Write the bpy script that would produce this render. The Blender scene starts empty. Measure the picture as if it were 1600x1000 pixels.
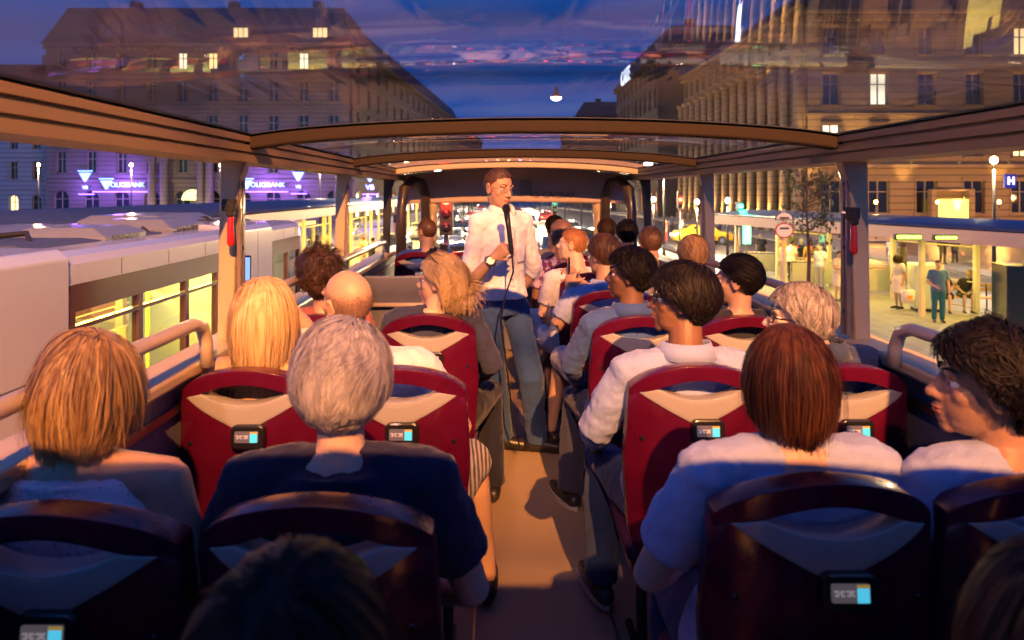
SKYS=8.5; KEYC=(1,.36,.085); KEYP=30000; KEYC2=(1,.45,.28); KEYP2=5000; EXPO=0.05
import bpy, bmesh, math, random
import numpy as np
from mathutils import Vector, Matrix, Euler, noise
random.seed(7); RNG = np.random.default_rng(7)
S = bpy.context.scene
COL = S.collection
V = Vector
R = math.radians
PI = math.pi
FPX, VX, VY = 1050.0, 779.0, 300.0
CX, CZ = -0.17, 1.63
STREET = -2.30

def P(px, py, Y):
    return V((CX + (px-VX)/FPX*Y, Y, CZ + (VY-py)/FPX*Y))

# ------------------------------------------------------------------ mesh builder
class MB:
    def __init__(s): s.v = []; s.f = []
    def add(s, vs, fs):
        o = len(s.v); s.v.extend([tuple(v) for v in vs]); s.f.extend([tuple(i+o for i in f) for f in fs]); return s
    def box(s, x0, x1, y0, y1, z0, z1, M=None):
        vs = [V((x, y, z)) for x in (x0, x1) for y in (y0, y1) for z in (z0, z1)]
        if M is not None: vs = [M @ v for v in vs]
        return s.add(vs, [(0,1,3,2),(4,6,7,5),(0,4,5,1),(2,3,7,6),(0,2,6,4),(1,5,7,3)])
    def loft(s, rings, cap=True):
        n = len(rings[0]); o = len(s.v)
        for r in rings: s.v.extend([tuple(p) for p in r])
        for i in range(len(rings)-1):
            for j in range(n):
                a = o+i*n+j; b = o+i*n+(j+1) % n
                s.f.append((a, b, b+n, a+n))
        if cap:
            s.f.append(tuple(o+j for j in reversed(range(n))))
            s.f.append(tuple(o+(len(rings)-1)*n+j for j in range(n)))
        return s
    def tube(s, pts, rad, seg=10, cap=True, round_end=False):
        pts = [V(p) for p in pts]
        if not hasattr(rad, '__len__'): rad = [rad]*len(pts)
        if round_end:
            d0 = (pts[0]-pts[1]).normalized(); d1 = (pts[-1]-pts[-2]).normalized()
            r0, r1 = rad[0], rad[-1]
            pts = [pts[0]+d0*r0*.95, pts[0]+d0*r0*.7] + pts + [pts[-1]+d1*r1*.7, pts[-1]+d1*r1*.95]
            rad = [r0*.3, r0*.72] + list(rad) + [r1*.72, r1*.3]
        rings = []; prev = None
        for i, p in enumerate(pts):
            t = (pts[min(i+1, len(pts)-1)] - pts[max(i-1, 0)])
            t = t.normalized() if t.length > 1e-9 else V((0,0,1))
            if prev is None:
                a = V((0,0,1)) if abs(t.z) < .9 else V((1,0,0))
                x = t.cross(a).normalized()
            else:
                x = (prev - t*prev.dot(t)).normalized()
            prev = x; y = t.cross(x)
            rings.append([p + (x*math.cos(q)+y*math.sin(q))*rad[i] for q in [2*PI*k/seg for k in range(seg)]])
        return s.loft(rings, cap)
    def ell(s, c, r, M=None, nu=16, nv=10):
        c = V(c); rings = []
        if not hasattr(r, '__len__'): r = (r, r, r)
        for i in range(1, nv):
            ph = PI*i/nv
            ring = []
            for j in range(nu):
                th = -2*PI*j/nu
                p = V((r[0]*math.sin(ph)*math.cos(th), r[1]*math.sin(ph)*math.sin(th), r[2]*math.cos(ph)))
                ring.append((M @ (c+p)) if M is not None else c+p)
            rings.append(ring)
        o = len(s.v); s.loft(rings, False)
        t = c+V((0,0,r[2])); b = c-V((0,0,r[2]))
        if M is not None: t = M @ t; b = M @ b
        s.v.append(tuple(t)); s.v.append(tuple(b)); ti = len(s.v)-2
        for j in range(nu):
            s.f.append((ti, o+(j+1) % nu, o+j)); L = o+(nv-2)*nu
            s.f.append((ti+1, L+j, L+(j+1) % nu))
        return s
    def grid(s, rows, closed=False):
        n = len(rows[0]); o = len(s.v)
        for r in rows: s.v.extend([tuple(p) for p in r])
        for i in range(len(rows)-1):
            for j in range(n-1 + (1 if closed else 0)):
                a = o+i*n+j; b = o+i*n+(j+1) % n
                s.f.append((a, b, b+n, a+n))
        return s
    def prism(s, outline, y0, y1, M=None):   # outline in (x,z), extruded on y
        n = len(outline)
        A = [V((x, y0, z)) for x, z in outline]; B = [V((x, y1, z)) for x, z in outline]
        vs = A+B
        if M is not None: vs = [M @ v for v in vs]
        fs = [(i, (i+1) % n, (i+1) % n+n, i+n) for i in range(n)]
        fs += [tuple(reversed(range(n))), tuple(range(n, 2*n))]
        return s.add(vs, fs)
    def build(s, name, mat, parent=None, smooth=False, bevel=0, vox=0, sm=0, disp=0, dscale=.08, seg=2, fixn=True):
        me = bpy.data.meshes.new(name); me.from_pydata(s.v, [], s.f); me.update()
        if fixn and not vox:
            bm = bmesh.new(); bm.from_mesh(me); bmesh.ops.recalc_face_normals(bm, faces=bm.faces); bm.to_mesh(me); bm.free()
        me.materials.append(mat)
        if smooth: me.polygons.foreach_set('use_smooth', [True]*len(me.polygons))
        o = bpy.data.objects.new(name, me); COL.objects.link(o)
        if parent is not None: o.parent = parent
        if vox:
            m = o.modifiers.new('r', 'REMESH'); m.mode = 'VOXEL'; m.voxel_size = vox; m.use_smooth_shade = True
            m = o.modifiers.new('s', 'SMOOTH'); m.iterations = sm or 4; m.factor = .5
            if disp:
                for k, (sc, st) in enumerate(((dscale, disp), (dscale*.4, disp*.45))):
                    tx = dtex(sc)
                    m = o.modifiers.new('d%d' % k, 'DISPLACE'); m.texture = tx; m.strength = st; m.mid_level = .5
                    m.texture_coords = 'GLOBAL'
        elif bevel:
            m = o.modifiers.new('b', 'BEVEL'); m.width = bevel; m.segments = seg; m.limit_method = 'ANGLE'; m.angle_limit = R(35)
        return o
_dt = {}
def dtex(sc):
    k = round(sc, 4)
    if k not in _dt:
        t = bpy.data.textures.new('cloth_noise', 'CLOUDS'); t.noise_scale = sc; t.noise_depth = 2; _dt[k] = t
    return _dt[k]

def tag(o, label, cat, group=None, kind=None):
    o['label'] = label
    if cat: o['category'] = cat
    if group: o['group'] = group
    if kind: o['kind'] = kind
    return o
def struct(o): o['kind'] = 'structure'; return o
def empty(name, loc, rz=0):
    o = bpy.data.objects.new(name, None); COL.objects.link(o); o.location = loc; o.rotation_euler = (0, 0, rz)
    o.empty_display_size = .1
    return o
def copy_tree(o, parent=None):
    c = o.copy(); COL.objects.link(c); c.parent = parent
    for ch in [x for x in list(bpy.data.objects) if x.parent == o]: copy_tree(ch, c)
    return c
def tree_of(o):
    return (o, [tree_of(x) for x in list(bpy.data.objects) if x.parent == o])
def copy_t(t, parent=None):
    c = t[0].copy(); COL.objects.link(c); c.parent = parent
    for ch in t[1]: copy_t(ch, c)
    return c

# ------------------------------------------------------------------ materials
_m = {}
def mat(name, col=(.5,.5,.5), rough=.5, metal=0, em=0, emc=None, var=0, vscale=8, bump=0, bscale=60, coat=0, spec=.5,
        sheen=0, alpha=1, sss=0, lines=None, stretch=None, coord='Object'):
    if name in _m: return _m[name]
    m = bpy.data.materials.new(name); m.use_nodes = True; nt = m.node_tree; N = nt.nodes; L = nt.links
    b = N['Principled BSDF']; b.inputs['Base Color'].default_value = (*col, 1)
    b.inputs['Roughness'].default_value = rough; b.inputs['Metallic'].default_value = metal
    b.inputs['Specular IOR Level'].default_value = spec
    b.inputs['Coat Weight'].default_value = coat; b.inputs['Coat Roughness'].default_value = .12
    b.inputs['Sheen Weight'].default_value = sheen
    if sss:
        b.inputs['Subsurface Weight'].default_value = sss; b.inputs['Subsurface Radius'].default_value = (.012, .005, .003); b.inputs['Subsurface Scale'].default_value = 1.0
    if em:
        b.inputs['Emission Color'].default_value = (*(emc or col), 1); b.inputs['Emission Strength'].default_value = em
    tc = N.new('ShaderNodeTexCoord'); mp = N.new('ShaderNodeMapping'); L.new(tc.outputs[coord], mp.inputs[0])
    if stretch: mp.inputs['Scale'].default_value = stretch
    if var:
        nz = N.new('ShaderNodeTexNoise'); nz.inputs['Scale'].default_value = vscale; nz.inputs['Detail'].default_value = 5; nz.inputs['Roughness'].default_value = .65
        L.new(mp.outputs[0], nz.inputs['Vector'])
        mx = N.new('ShaderNodeMix'); mx.data_type = 'RGBA'
        mx.inputs[6].default_value = (*[max(0, c*(1-var)) for c in col], 1); mx.inputs[7].default_value = (*[min(1, c*(1+var)) for c in col], 1)
        L.new(nz.outputs[0], mx.inputs[0]); L.new(mx.outputs[2], b.inputs['Base Color'])
        mr = N.new('ShaderNodeMapRange'); mr.inputs[3].default_value = max(.02, rough-.12); mr.inputs[4].default_value = min(1, rough+.12)
        L.new(nz.outputs[0], mr.inputs[0]); L.new(mr.outputs[0], b.inputs['Roughness'])
    last = None
    if bump:
        nb = N.new('ShaderNodeTexNoise'); nb.inputs['Scale'].default_value = bscale; nb.inputs['Detail'].default_value = 4
        L.new(mp.outputs[0], nb.inputs['Vector'])
        bp = N.new('ShaderNodeBump'); bp.inputs['Strength'].default_value = bump; bp.inputs['Distance'].default_value = .01
        L.new(nb.outputs[0], bp.inputs['Height']); L.new(bp.outputs[0], b.inputs['Normal']); last = bp
    if lines:   # horizontal grooves every `lines` metres (world z): rusticated stone
        g = N.new('ShaderNodeNewGeometry'); sx = N.new('ShaderNodeSeparateXYZ'); L.new(g.outputs['Position'], sx.inputs[0])
        a = N.new('ShaderNodeMath'); a.operation = 'DIVIDE'; a.inputs[1].default_value = lines; L.new(sx.outputs[2], a.inputs[0])
        c = N.new('ShaderNodeMath'); c.operation = 'FRACT'; L.new(a.outputs[0], c.inputs[0])
        d = N.new('ShaderNodeMath'); d.operation = 'GREATER_THAN'; d.inputs[1].default_value = .12; L.new(c.outputs[0], d.inputs[0])
        bp = N.new('ShaderNodeBump'); bp.inputs['Strength'].default_value = 1; bp.inputs['Distance'].default_value = .12
        L.new(d.outputs[0], bp.inputs['Height'])
        if last: L.new(last.outputs[0], bp.inputs['Normal'])
        L.new(bp.outputs[0], b.inputs['Normal'])
        src = b.inputs['Base Color'].links[0].from_socket if b.inputs['Base Color'].links else None
        mj = N.new('ShaderNodeMix'); mj.data_type = 'RGBA'; mj.inputs[6].default_value = (*[c*.35 for c in col], 1); mj.inputs[7].default_value = (*col, 1)
        if src: L.new(src, mj.inputs[7])
        L.new(d.outputs[0], mj.inputs[0]); L.new(mj.outputs[2], b.inputs['Base Color'])
    _m[name] = m
    return m

def glass_mat(name, tint=(1,1,1), f0=.045, rough=.0, dirt=0.0, graz=1.0):
    if name in _m: return _m[name]
    m = bpy.data.materials.new(name); m.use_nodes = True; nt = m.node_tree; N = nt.nodes; L = nt.links
    N.clear(); out = N.new('ShaderNodeOutputMaterial'); mx = N.new('ShaderNodeMixShader')
    t = N.new('ShaderNodeBsdfTransparent'); t.inputs[0].default_value = (*tint, 1)
    g = N.new('ShaderNodeBsdfGlossy'); g.inputs['Roughness'].default_value = rough; g.inputs[0].default_value = (1,1,1,1)
    ge = N.new('ShaderNodeNewGeometry'); dt = N.new('ShaderNodeVectorMath'); dt.operation = 'DOT_PRODUCT'
    L.new(ge.outputs['Normal'], dt.inputs[0]); L.new(ge.outputs['Incoming'], dt.inputs[1])
    ab = N.new('ShaderNodeMath'); ab.operation = 'ABSOLUTE'; L.new(dt.outputs['Value'], ab.inputs[0])
    om = N.new('ShaderNodeMath'); om.operation = 'SUBTRACT'; om.inputs[0].default_value = 1; L.new(ab.outputs[0], om.inputs[1])
    pw = N.new('ShaderNodeMath'); pw.operation = 'POWER'; pw.inputs[1].default_value = 5; L.new(om.outputs[0], pw.inputs[0])
    ma = N.new('ShaderNodeMath'); ma.operation = 'MULTIPLY_ADD'; ma.inputs[1].default_value = (1-f0)*graz; ma.inputs[2].default_value = f0
    L.new(pw.outputs[0], ma.inputs[0]); L.new(ma.outputs[0], mx.inputs[0]); L.new(t.outputs[0], mx.inputs[1]); L.new(g.outputs[0], mx.inputs[2])
    if dirt:
        nz = N.new('ShaderNodeTexNoise'); nz.inputs['Scale'].default_value = 2.2; nz.inputs['Detail'].default_value = 6
        tc = N.new('ShaderNodeTexCoord'); L.new(tc.outputs['Object'], nz.inputs['Vector'])
        mr = N.new('ShaderNodeMapRange'); mr.inputs[1].default_value = .52; mr.inputs[2].default_value = .75; mr.inputs[3].default_value = 0; mr.inputs[4].default_value = dirt
        L.new(nz.outputs[0], mr.inputs[0]); df = N.new('ShaderNodeBsdfDiffuse'); df.inputs[0].default_value = (.6,.58,.55,1)
        m2 = N.new('ShaderNodeMixShader'); L.new(mr.outputs[0], m2.inputs[0]); L.new(mx.outputs[0], m2.inputs[1]); L.new(df.outputs[0], m2.inputs[2])
        L.new(m2.outputs[0], out.inputs[0])
        bp = N.new('ShaderNodeBump'); bp.inputs['Strength'].default_value = .02; bp.inputs['Distance'].default_value = .02
        n2 = N.new('ShaderNodeTexNoise'); n2.inputs['Scale'].default_value = 1.3; L.new(tc.outputs['Object'], n2.inputs['Vector'])
        L.new(n2.outputs[0], bp.inputs['Height']); L.new(bp.outputs[0], g.inputs['Normal'])
    else: L.new(mx.outputs[0], out.inputs[0])
    _m[name] = m
    return m

def hair_mat(name, c1, c2, rough=.42):
    if name in _m: return _m[name]
    m = bpy.data.materials.new(name); m.use_nodes = True; nt = m.node_tree; N = nt.nodes; L = nt.links
    b = N['Principled BSDF']; b.inputs['Roughness'].default_value = rough if sum(c1) > .2 else .55; b.inputs['Specular IOR Level'].default_value = .35 if sum(c1) > .2 else .18
    g = N.new('ShaderNodeNewGeometry'); mx = N.new('ShaderNodeMix'); mx.data_type = 'RGBA'
    mx.inputs[6].default_value = (*c1, 1); mx.inputs[7].default_value = (*c2, 1)
    tc = N.new('ShaderNodeTexCoord'); mp = N.new('ShaderNodeMapping'); mp.inputs['Scale'].default_value = (60, 60, 9)
    nz = N.new('ShaderNodeTexNoise'); nz.inputs['Scale'].default_value = 1; nz.inputs['Detail'].default_value = 2
    L.new(tc.outputs['Object'], mp.inputs[0]); L.new(mp.outputs[0], nz.inputs['Vector'])
    mr = N.new('ShaderNodeMapRange'); mr.inputs[1].default_value = .38; mr.inputs[2].default_value = .62; L.new(nz.outputs[0], mr.inputs[0])
    m2 = N.new('ShaderNodeMath'); m2.operation = 'MULTIPLY_ADD'; m2.inputs[1].default_value = .45; L.new(g.outputs['Random Per Island'], m2.inputs[0])
    m3 = N.new('ShaderNodeMath'); m3.operation = 'MULTIPLY'; m3.inputs[1].default_value = .55; L.new(mr.outputs[0], m3.inputs[0]); L.new(m3.outputs[0], m2.inputs[2])
    L.new(m2.outputs[0], mx.inputs[0]); L.new(mx.outputs[2], b.inputs['Base Color'])
    _m[name] = m
    return m

def cloth(name, col, kind='plain'):
    key = 'cloth '+name
    if key in _m: return _m[key]
    m = mat(key, col, .85, var=.12, vscale=14, bump=.25, bscale=220, sheen=.15, spec=.2)
    nt = m.node_tree; N = nt.nodes; L = nt.links; b = N['Principled BSDF']
    bp0 = [n for n in N if n.type == 'BUMP'][0]
    tc0 = N.new('ShaderNodeTexCoord'); mp0 = N.new('ShaderNodeMapping'); mp0.inputs['Scale'].default_value = (1,1,.45); mp0.inputs['Rotation'].default_value = (.5,.3,.2)
    nf = N.new('ShaderNodeTexNoise'); nf.noise_type = 'RIDGED_MULTIFRACTAL'; nf.inputs['Scale'].default_value = 7; nf.inputs['Detail'].default_value = 2; nf.inputs['Distortion'].default_value = .8
    L.new(tc0.outputs['Object'], mp0.inputs[0]); L.new(mp0.outputs[0], nf.inputs['Vector'])
    b2 = N.new('ShaderNodeBump'); b2.inputs['Strength'].default_value = .35; b2.inputs['Distance'].default_value = .02
    L.new(nf.outputs[0], b2.inputs['Height']); L.new(bp0.outputs[0], b2.inputs['Normal']); L.new(b2.outputs[0], b.inputs['Normal'])
    if kind in ('lace', 'floral', 'stripe'):
        tc = N.new('ShaderNodeTexCoord')
        if kind == 'stripe':
            t = N.new('ShaderNodeTexWave'); t.inputs['Scale'].default_value = 18; t.inputs['Distortion'].default_value = 1.5; t.bands_direction = 'X'
            c2 = (.06,.05,.05)
        elif kind == 'lace':
            t = N.new('ShaderNodeTexVoronoi'); t.inputs['Scale'].default_value = 75; c2 = tuple(c*.55 for c in col)
        else:
            t = N.new('ShaderNodeTexNoise'); t.inputs['Scale'].default_value = 22; t.inputs['Detail'].default_value = 1; c2 = (.12,.03,.12)
        L.new(tc.outputs['Object'], t.inputs['Vector'])
        r = N.new('ShaderNodeValToRGB'); e = r.color_ramp.elements
        lo, hi = (.12,.3) if kind == 'lace' else (.47,.53)
        e[0].position = lo; e[1].position = hi; e[0].color = (*c2, 1); e[1].color = (*col, 1)
        L.new(t.outputs['Distance' if kind == 'lace' else 0], r.inputs[0]); L.new(r.outputs[0], b.inputs['Base Color'])
    return m
def skin(name, col): return mat('skin '+name, col, .45, var=.10, vscale=30, bump=.12, bscale=180, sss=.12, spec=.4)

def text_obj(name, body, size, M, m, parent=None, ext=.01, bold=0):
    cu = bpy.data.curves.new(name, 'FONT'); cu.body = body; cu.size = size; cu.extrude = ext; cu.align_x = 'CENTER'; cu.align_y = 'CENTER'; cu.offset = bold
    o = bpy.data.objects.new(name, cu); me = bpy.data.meshes.new_from_object(o); bpy.data.objects.remove(o)
    me.materials.clear(); me.materials.append(m)
    me.transform(M)
    o = bpy.data.objects.new(name, me); COL.objects.link(o); o.parent = parent
    return o
def light(name, typ, loc, col, power, target=None, parent=None, **k):
    d = bpy.data.lights.new(name, typ); d.color = col; d.energy = power
    for a, b in k.items(): setattr(d, a, b)
    o = bpy.data.objects.new(name, d); COL.objects.link(o); o.location = loc; o.parent = parent
    if target is not None: o.rotation_euler = (V(target)-V(loc)).to_track_quat('-Z', 'Y').to_euler()
    return o
# ================================================================== PEOPLE
SK = dict(fair=(.60,.40,.31), tan=(.47,.29,.20), brown=(.20,.10,.055), olive=(.42,.23,.14), dark=(.11,.055,.035))
HM = dict(
 blonde=((.52,.34,.15),(.20,.10,.045)), platinum=((.66,.50,.27),(.40,.25,.11)), white=((.60,.56,.56),(.26,.24,.26)),
 auburn=((.115,.038,.018),(.03,.011,.007)), black=((.012,.008,.008),(.004,.003,.003)), dark=((.05,.028,.018),(.02,.011,.008)),
 grey=((.36,.33,.32),(.10,.085,.08)), brown=((.12,.06,.03),(.05,.025,.014)), ginger=((.40,.17,.06),(.22,.09,.03)), stubble=((.24,.13,.09),(.16,.09,.06)))

def hair_mesh(Mh, st, obst, seed):
    rng = np.random.default_rng(seed)
    c = np.array([0,-.012,.025]); Rr = np.array([.076,.096,.090])
    vol = st.get('vol', .02); L = st.get('len', .05); g = st.get('g', .1); curl = st.get('curl', .2); lift = st.get('lift', .5)
    n = st.get('n', 2500); w = st.get('w', .0022); bald = st.get('bald', 0); cut = st.get('cut', None)
    def keep(p):
        th = np.interp(p[:,1], [-.11,-.045,-.03,.01,.045,.085], [-.062,-.062,-.008,.018,.052+st.get('rec',0)*.6,.074+st.get('rec',0)])
        k = p[:,2] > th
        if bald: k &= ~((p[:,2]+.003*np.sin(p[:,0]*70)+(rng.normal(size=len(p))*.012) > .035+.05*(1-bald)) )
        return k
    mb_v = []; mb_f = []; off = 0
    # cap
    nu, nv = 40, 28
    ph = np.linspace(0, PI, nv+1); th = np.linspace(0, 2*PI, nu, endpoint=False)
    d = np.stack([np.outer(np.sin(ph), np.cos(th)), np.outer(np.sin(ph), np.sin(th)), np.outer(np.cos(ph), np.ones(nu))], -1).reshape(-1,3)
    base = c+Rr*d
    k = keep(base)
    capo = .003+vol*st.get('cap', .55)
    bump = 1+.25*np.sin(base[:,0]*90+seed)*np.sin(base[:,1]*80+2*seed)*np.sin(base[:,2]*85)
    cp = c+(Rr+(capo*bump)[:,None])*d
    if not st.get('nocap'):
        for i in range(nv):
            for j in range(nu):
                a = i*nu+j; b = i*nu+(j+1) % nu
                q = (a, b, b+nu, a+nu)
                if k[list(q)].sum() >= 2: mb_f.append(q[::-1])
        mb_v.append(cp); off = len(cp)
    # strands
    D = rng.normal(size=(n*4, 3)); D /= np.linalg.norm(D, axis=1)[:,None]
    D = D[keep(c+Rr*D)][:n]; n = len(D)
    if n:
        gv = np.array(Mh.to_3x3().inverted() @ V((0,0,-1)))
        K = st.get('k', 7); lay = rng.random(n)**.7
        offs = .001 + vol*(.35+.65*lay)
        p = c+(Rr+offs[:,None]*.4)*D
        crown = np.array(st.get('crown', (0,-.045,.115)))
        nrm = D/Rr; nrm /= np.linalg.norm(nrm, axis=1)[:,None]
        t = p-crown; t += np.array(st.get('comb', (0,0,0)))*.1
        t -= nrm*np.sum(t*nrm, 1)[:,None]; t /= (np.linalg.norm(t, axis=1)[:,None]+1e-6)
        fly = rng.random(n) < .04
        dr = t+nrm*(lift*rng.uniform(.3,1,n)+fly*.35)[:,None]
        fs = 28
        cl = np.stack([np.sin(p[:,1]*fs*2+p[:,2]*fs+seed), np.sin(p[:,2]*fs*2+p[:,0]*fs+1.7*seed), np.sin(p[:,0]*fs*2-p[:,1]*fs+2.3*seed)], 1)
        dr += curl*cl*.8+rng.normal(size=(n,3))*st.get('mess', .08)
        dr /= np.linalg.norm(dr, axis=1)[:,None]
        Ls = L*rng.uniform(.75,1.05,n)
        if L < .12: Ls = Ls*np.clip((p[:,2]+.045)/.10, .22, 1)*np.clip(1-(p[:,1]-.02)*5*(p[:,2] < .07), .4, 1)
        step = (Ls/K)[:,None]; fol = st.get('follow', .85 if L < .12 else .25)
        pts = [p.copy()]; nr = [nrm.copy()]
        if cut is not None: cutv = cut+.012*cl[:,:1]+rng.normal(size=(n,1))*.013-.012*cl[:,1:2]*cl[:,2:3]
        for s in range(K):
            ph2 = rng.random()*6
            dr = dr + gv*g + curl*.5*np.stack([np.sin(p[:,2]*60+ph2+cl[:,0]*2), np.sin(p[:,0]*60+ph2), np.sin(p[:,1]*60+cl[:,2]*2)], 1)
            dr /= np.linalg.norm(dr, axis=1)[:,None]
            Nq = (p-c)/Rr**2; Nq /= np.linalg.norm(Nq, axis=1)[:,None]
            dn = np.sum(dr*Nq, 1)[:,None]; dr = dr-Nq*np.maximum(dn-.02, 0)*np.where(fly, fol*.4, fol)[:,None]
            dr /= np.linalg.norm(dr, axis=1)[:,None]
            if st.get('tuck'):
                fr_ = np.clip((p[:,1]+.03)/.05, 0, 1)[:,None]; dr = dr+np.array([0,-st['tuck'],0])*fr_; dr /= np.linalg.norm(dr, axis=1)[:,None]
            p = p+dr*step
            if cut is not None: p = np.where((p[:,2:3] < cutv), p-dr*step*.999, p)
            q = (p-c)/(Rr+offs[:,None]); l = np.linalg.norm(q, axis=1)
            ins = l < 1
            p[ins] = c+((Rr+offs[:,None])*(q/l[:,None]))[ins]
            # keep out of the face
            if st.get('face', True):
                fc = np.array([0,.03,-.045]); fr = np.array([.070,.075,.10])
                q = (p-fc)/fr; l = np.linalg.norm(q, axis=1); ins = (l < 1)
                p[ins] = fc+(fr*q/l[:,None])[ins]
            for oc, orr in obst:
                q = (p-oc)/orr; l = np.linalg.norm(q, axis=1); ins = l < 1
                p[ins] = oc+(orr*q/l[:,None])[ins]
            N2 = (p-c)/Rr**2; N2 /= np.linalg.norm(N2, axis=1)[:,None]
            pts.append(p.copy()); nr.append(N2)
        pts = np.array(pts); nr = np.array(nr)
        tan = np.gradient(pts, axis=0); tan /= (np.linalg.norm(tan, axis=2)[:,:,None]+1e-7)
        side = np.cross(tan, nr); side /= (np.linalg.norm(side, axis=2)[:,:,None]+1e-7)
        side += nr*rng.uniform(-.5,.5,n)[None,:,None]
        ww = w*np.linspace(1, .3, K+1)[:,None,None]*(rng.uniform(.6,1.4,n)*np.where(fly,.45,1))[None,:,None]
        A = pts-side*ww; B = pts+side*ww
        vs = np.stack([A, B], 2)        # K+1,n,2,3
        vs = vs.transpose(1,0,2,3).reshape(-1,3)
        base_i = off+np.arange(n)[:,None]*(K+1)*2+np.arange(K)[None,:]*2
        fq = np.stack([base_i, base_i+1, base_i+3, base_i+2], -1).reshape(-1,4)
        mb_v.append(vs); mb_f.extend(map(tuple, fq.tolist()))
    vs = np.concatenate(mb_v)
    Mn = np.array(Mh)
    vs = vs @ Mn[:3,:3].T + Mn[:3,3]
    return vs, mb_f

def head_mb(mb, M, fem=False, hs=1):
    E = lambda c, r, nu=16, nv=10: mb.ell(c, r, M, nu, nv)
    E((0,-.012,.025), (.074,.093,.088), 24, 16)
    E((0,.024,-.032), (.060,.066,.080), 24, 14)
    E((0,.030,-.072), (.047,.050,.040) if fem else (.052,.052,.044))
    E((0,.066,-.099), (.020,.017,.015) if fem else (.024,.018,.018))
    mb.tube([M @ V(p) for p in ((0,.083,.016), (0,.093,-.008), (0,.104,-.028))], [.007,.009,.0125], 8, round_end=True)
    for s in (-1, 1):
        E((s*.012,.092,-.034), (.009,.011,.008), 8, 6)
        E((s*.028,.074,.024), (.026,.013,.009), 10, 6)
        E((s*.041,.050,-.022), (.021,.024,.022), 10, 6)
        E((s*.031,.071,-.010), (.016,.008,.005), 8, 6)   # lower lid
        E((s*.031,.0725,.012), (.017,.008,.0045), 8, 6)  # upper lid
        # ear
        e = [V((s*(.077+.006*math.sin(q)), -.006+.017*math.cos(q), -.004+.030*math.sin(q))) for q in [k*PI/6 for k in range(-3, 12)]]
        mb.tube([M @ p for p in e], .0055, 6, round_end=True)
        E((s*.077,-.006,-.004), (.0045,.015,.026), 8, 6)
        E((s*.079,-.004,-.030), (.006,.008,.009), 8, 6)
    E((0,.087,-.056), (.022,.010,.006), 10, 6); E((0,.084,-.068), (.019,.010,.0075), 10, 6); E((0,.079,-.082), (.018,.010,.009), 10, 6)

def hand_mb(mb, w, d, n, side, curl=.5, r=.0082, spread=.0):
    """w wrist point, d direction to the knuckles, n palm-facing normal, side +1/-1 where the thumb leaves"""
    d = d.normalized(); n = (n-d*n.dot(d)).normalized(); x = d.cross(n)*side
    rings = []
    for t, a, b in ((0,.026,.019), (.03,.034,.017), (.065,.041,.015), (.088,.041,.013), (.096,.036,.009)):
        c = w+d*t
        rings.append([c+x*math.cos(q)*a+n*math.sin(q)*b for q in [2*PI*k/12 for k in range(12)]])
    mb.loft(rings)
    for i, (o, L) in enumerate(((.030,.070), (.010,.079), (-.011,.073), (-.030,.058))):
        p = w+d*.085+x*o; a = curl*(.8+.15*i); pts = [p-d*.01, p]; dd = d+x*spread*(1.5-i)*.15
        dd.normalize()
        for f, seg in enumerate((.45,.32,.23)):
            ang = a*(.8+.5*f)
            d2 = Matrix.Rotation(ang, 3, dd.cross(n).normalized()) @ dd
            dd = d2.normalized(); p = p+dd*L*seg; pts.append(p)
        mb.tube(pts, [r*1.1, r*1.1, r, r*.95, r*.82], 8, round_end=True)
    p = w+d*.025+x*.026; t = (d*.65+x*.75+n*.35).normalized(); p2 = p+t*.038; t2 = (d*.8+x*.15+n*(.3+curl*.6)).normalized(); p3 = p2+t2*.032; p4 = p3+(t2+n*.3*curl).normalized()*.024
    mb.tube([p-t*.01, p, p2, p3, p4], [r*1.5, r*1.5, r*1.2, r*1.05, r*.85], 8, round_end=True)

def torso_rings(secs, inf=0, n=24):
    rings = []
    for i, (c, rx, ry, yaw) in enumerate(secs):
        t = (secs[min(i+1, len(secs)-1)][0]-secs[max(i-1, 0)][0]).normalized()
        x = V((math.cos(yaw), math.sin(yaw), 0)); x = (x-t*x.dot(t)).normalized(); y = t.cross(x)
        ring = []
        for k in range(n):
            q = 2*PI*k/n; cx, sx = math.cos(q), math.sin(q)
            # slightly squarish section
            ex = .82
            ring.append(c+x*(math.copysign(abs(cx)**ex, cx))*(rx+inf)+y*(math.copysign(abs(sx)**ex, sx))*(ry+inf))
        rings.append(ring)
    return rings

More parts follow.
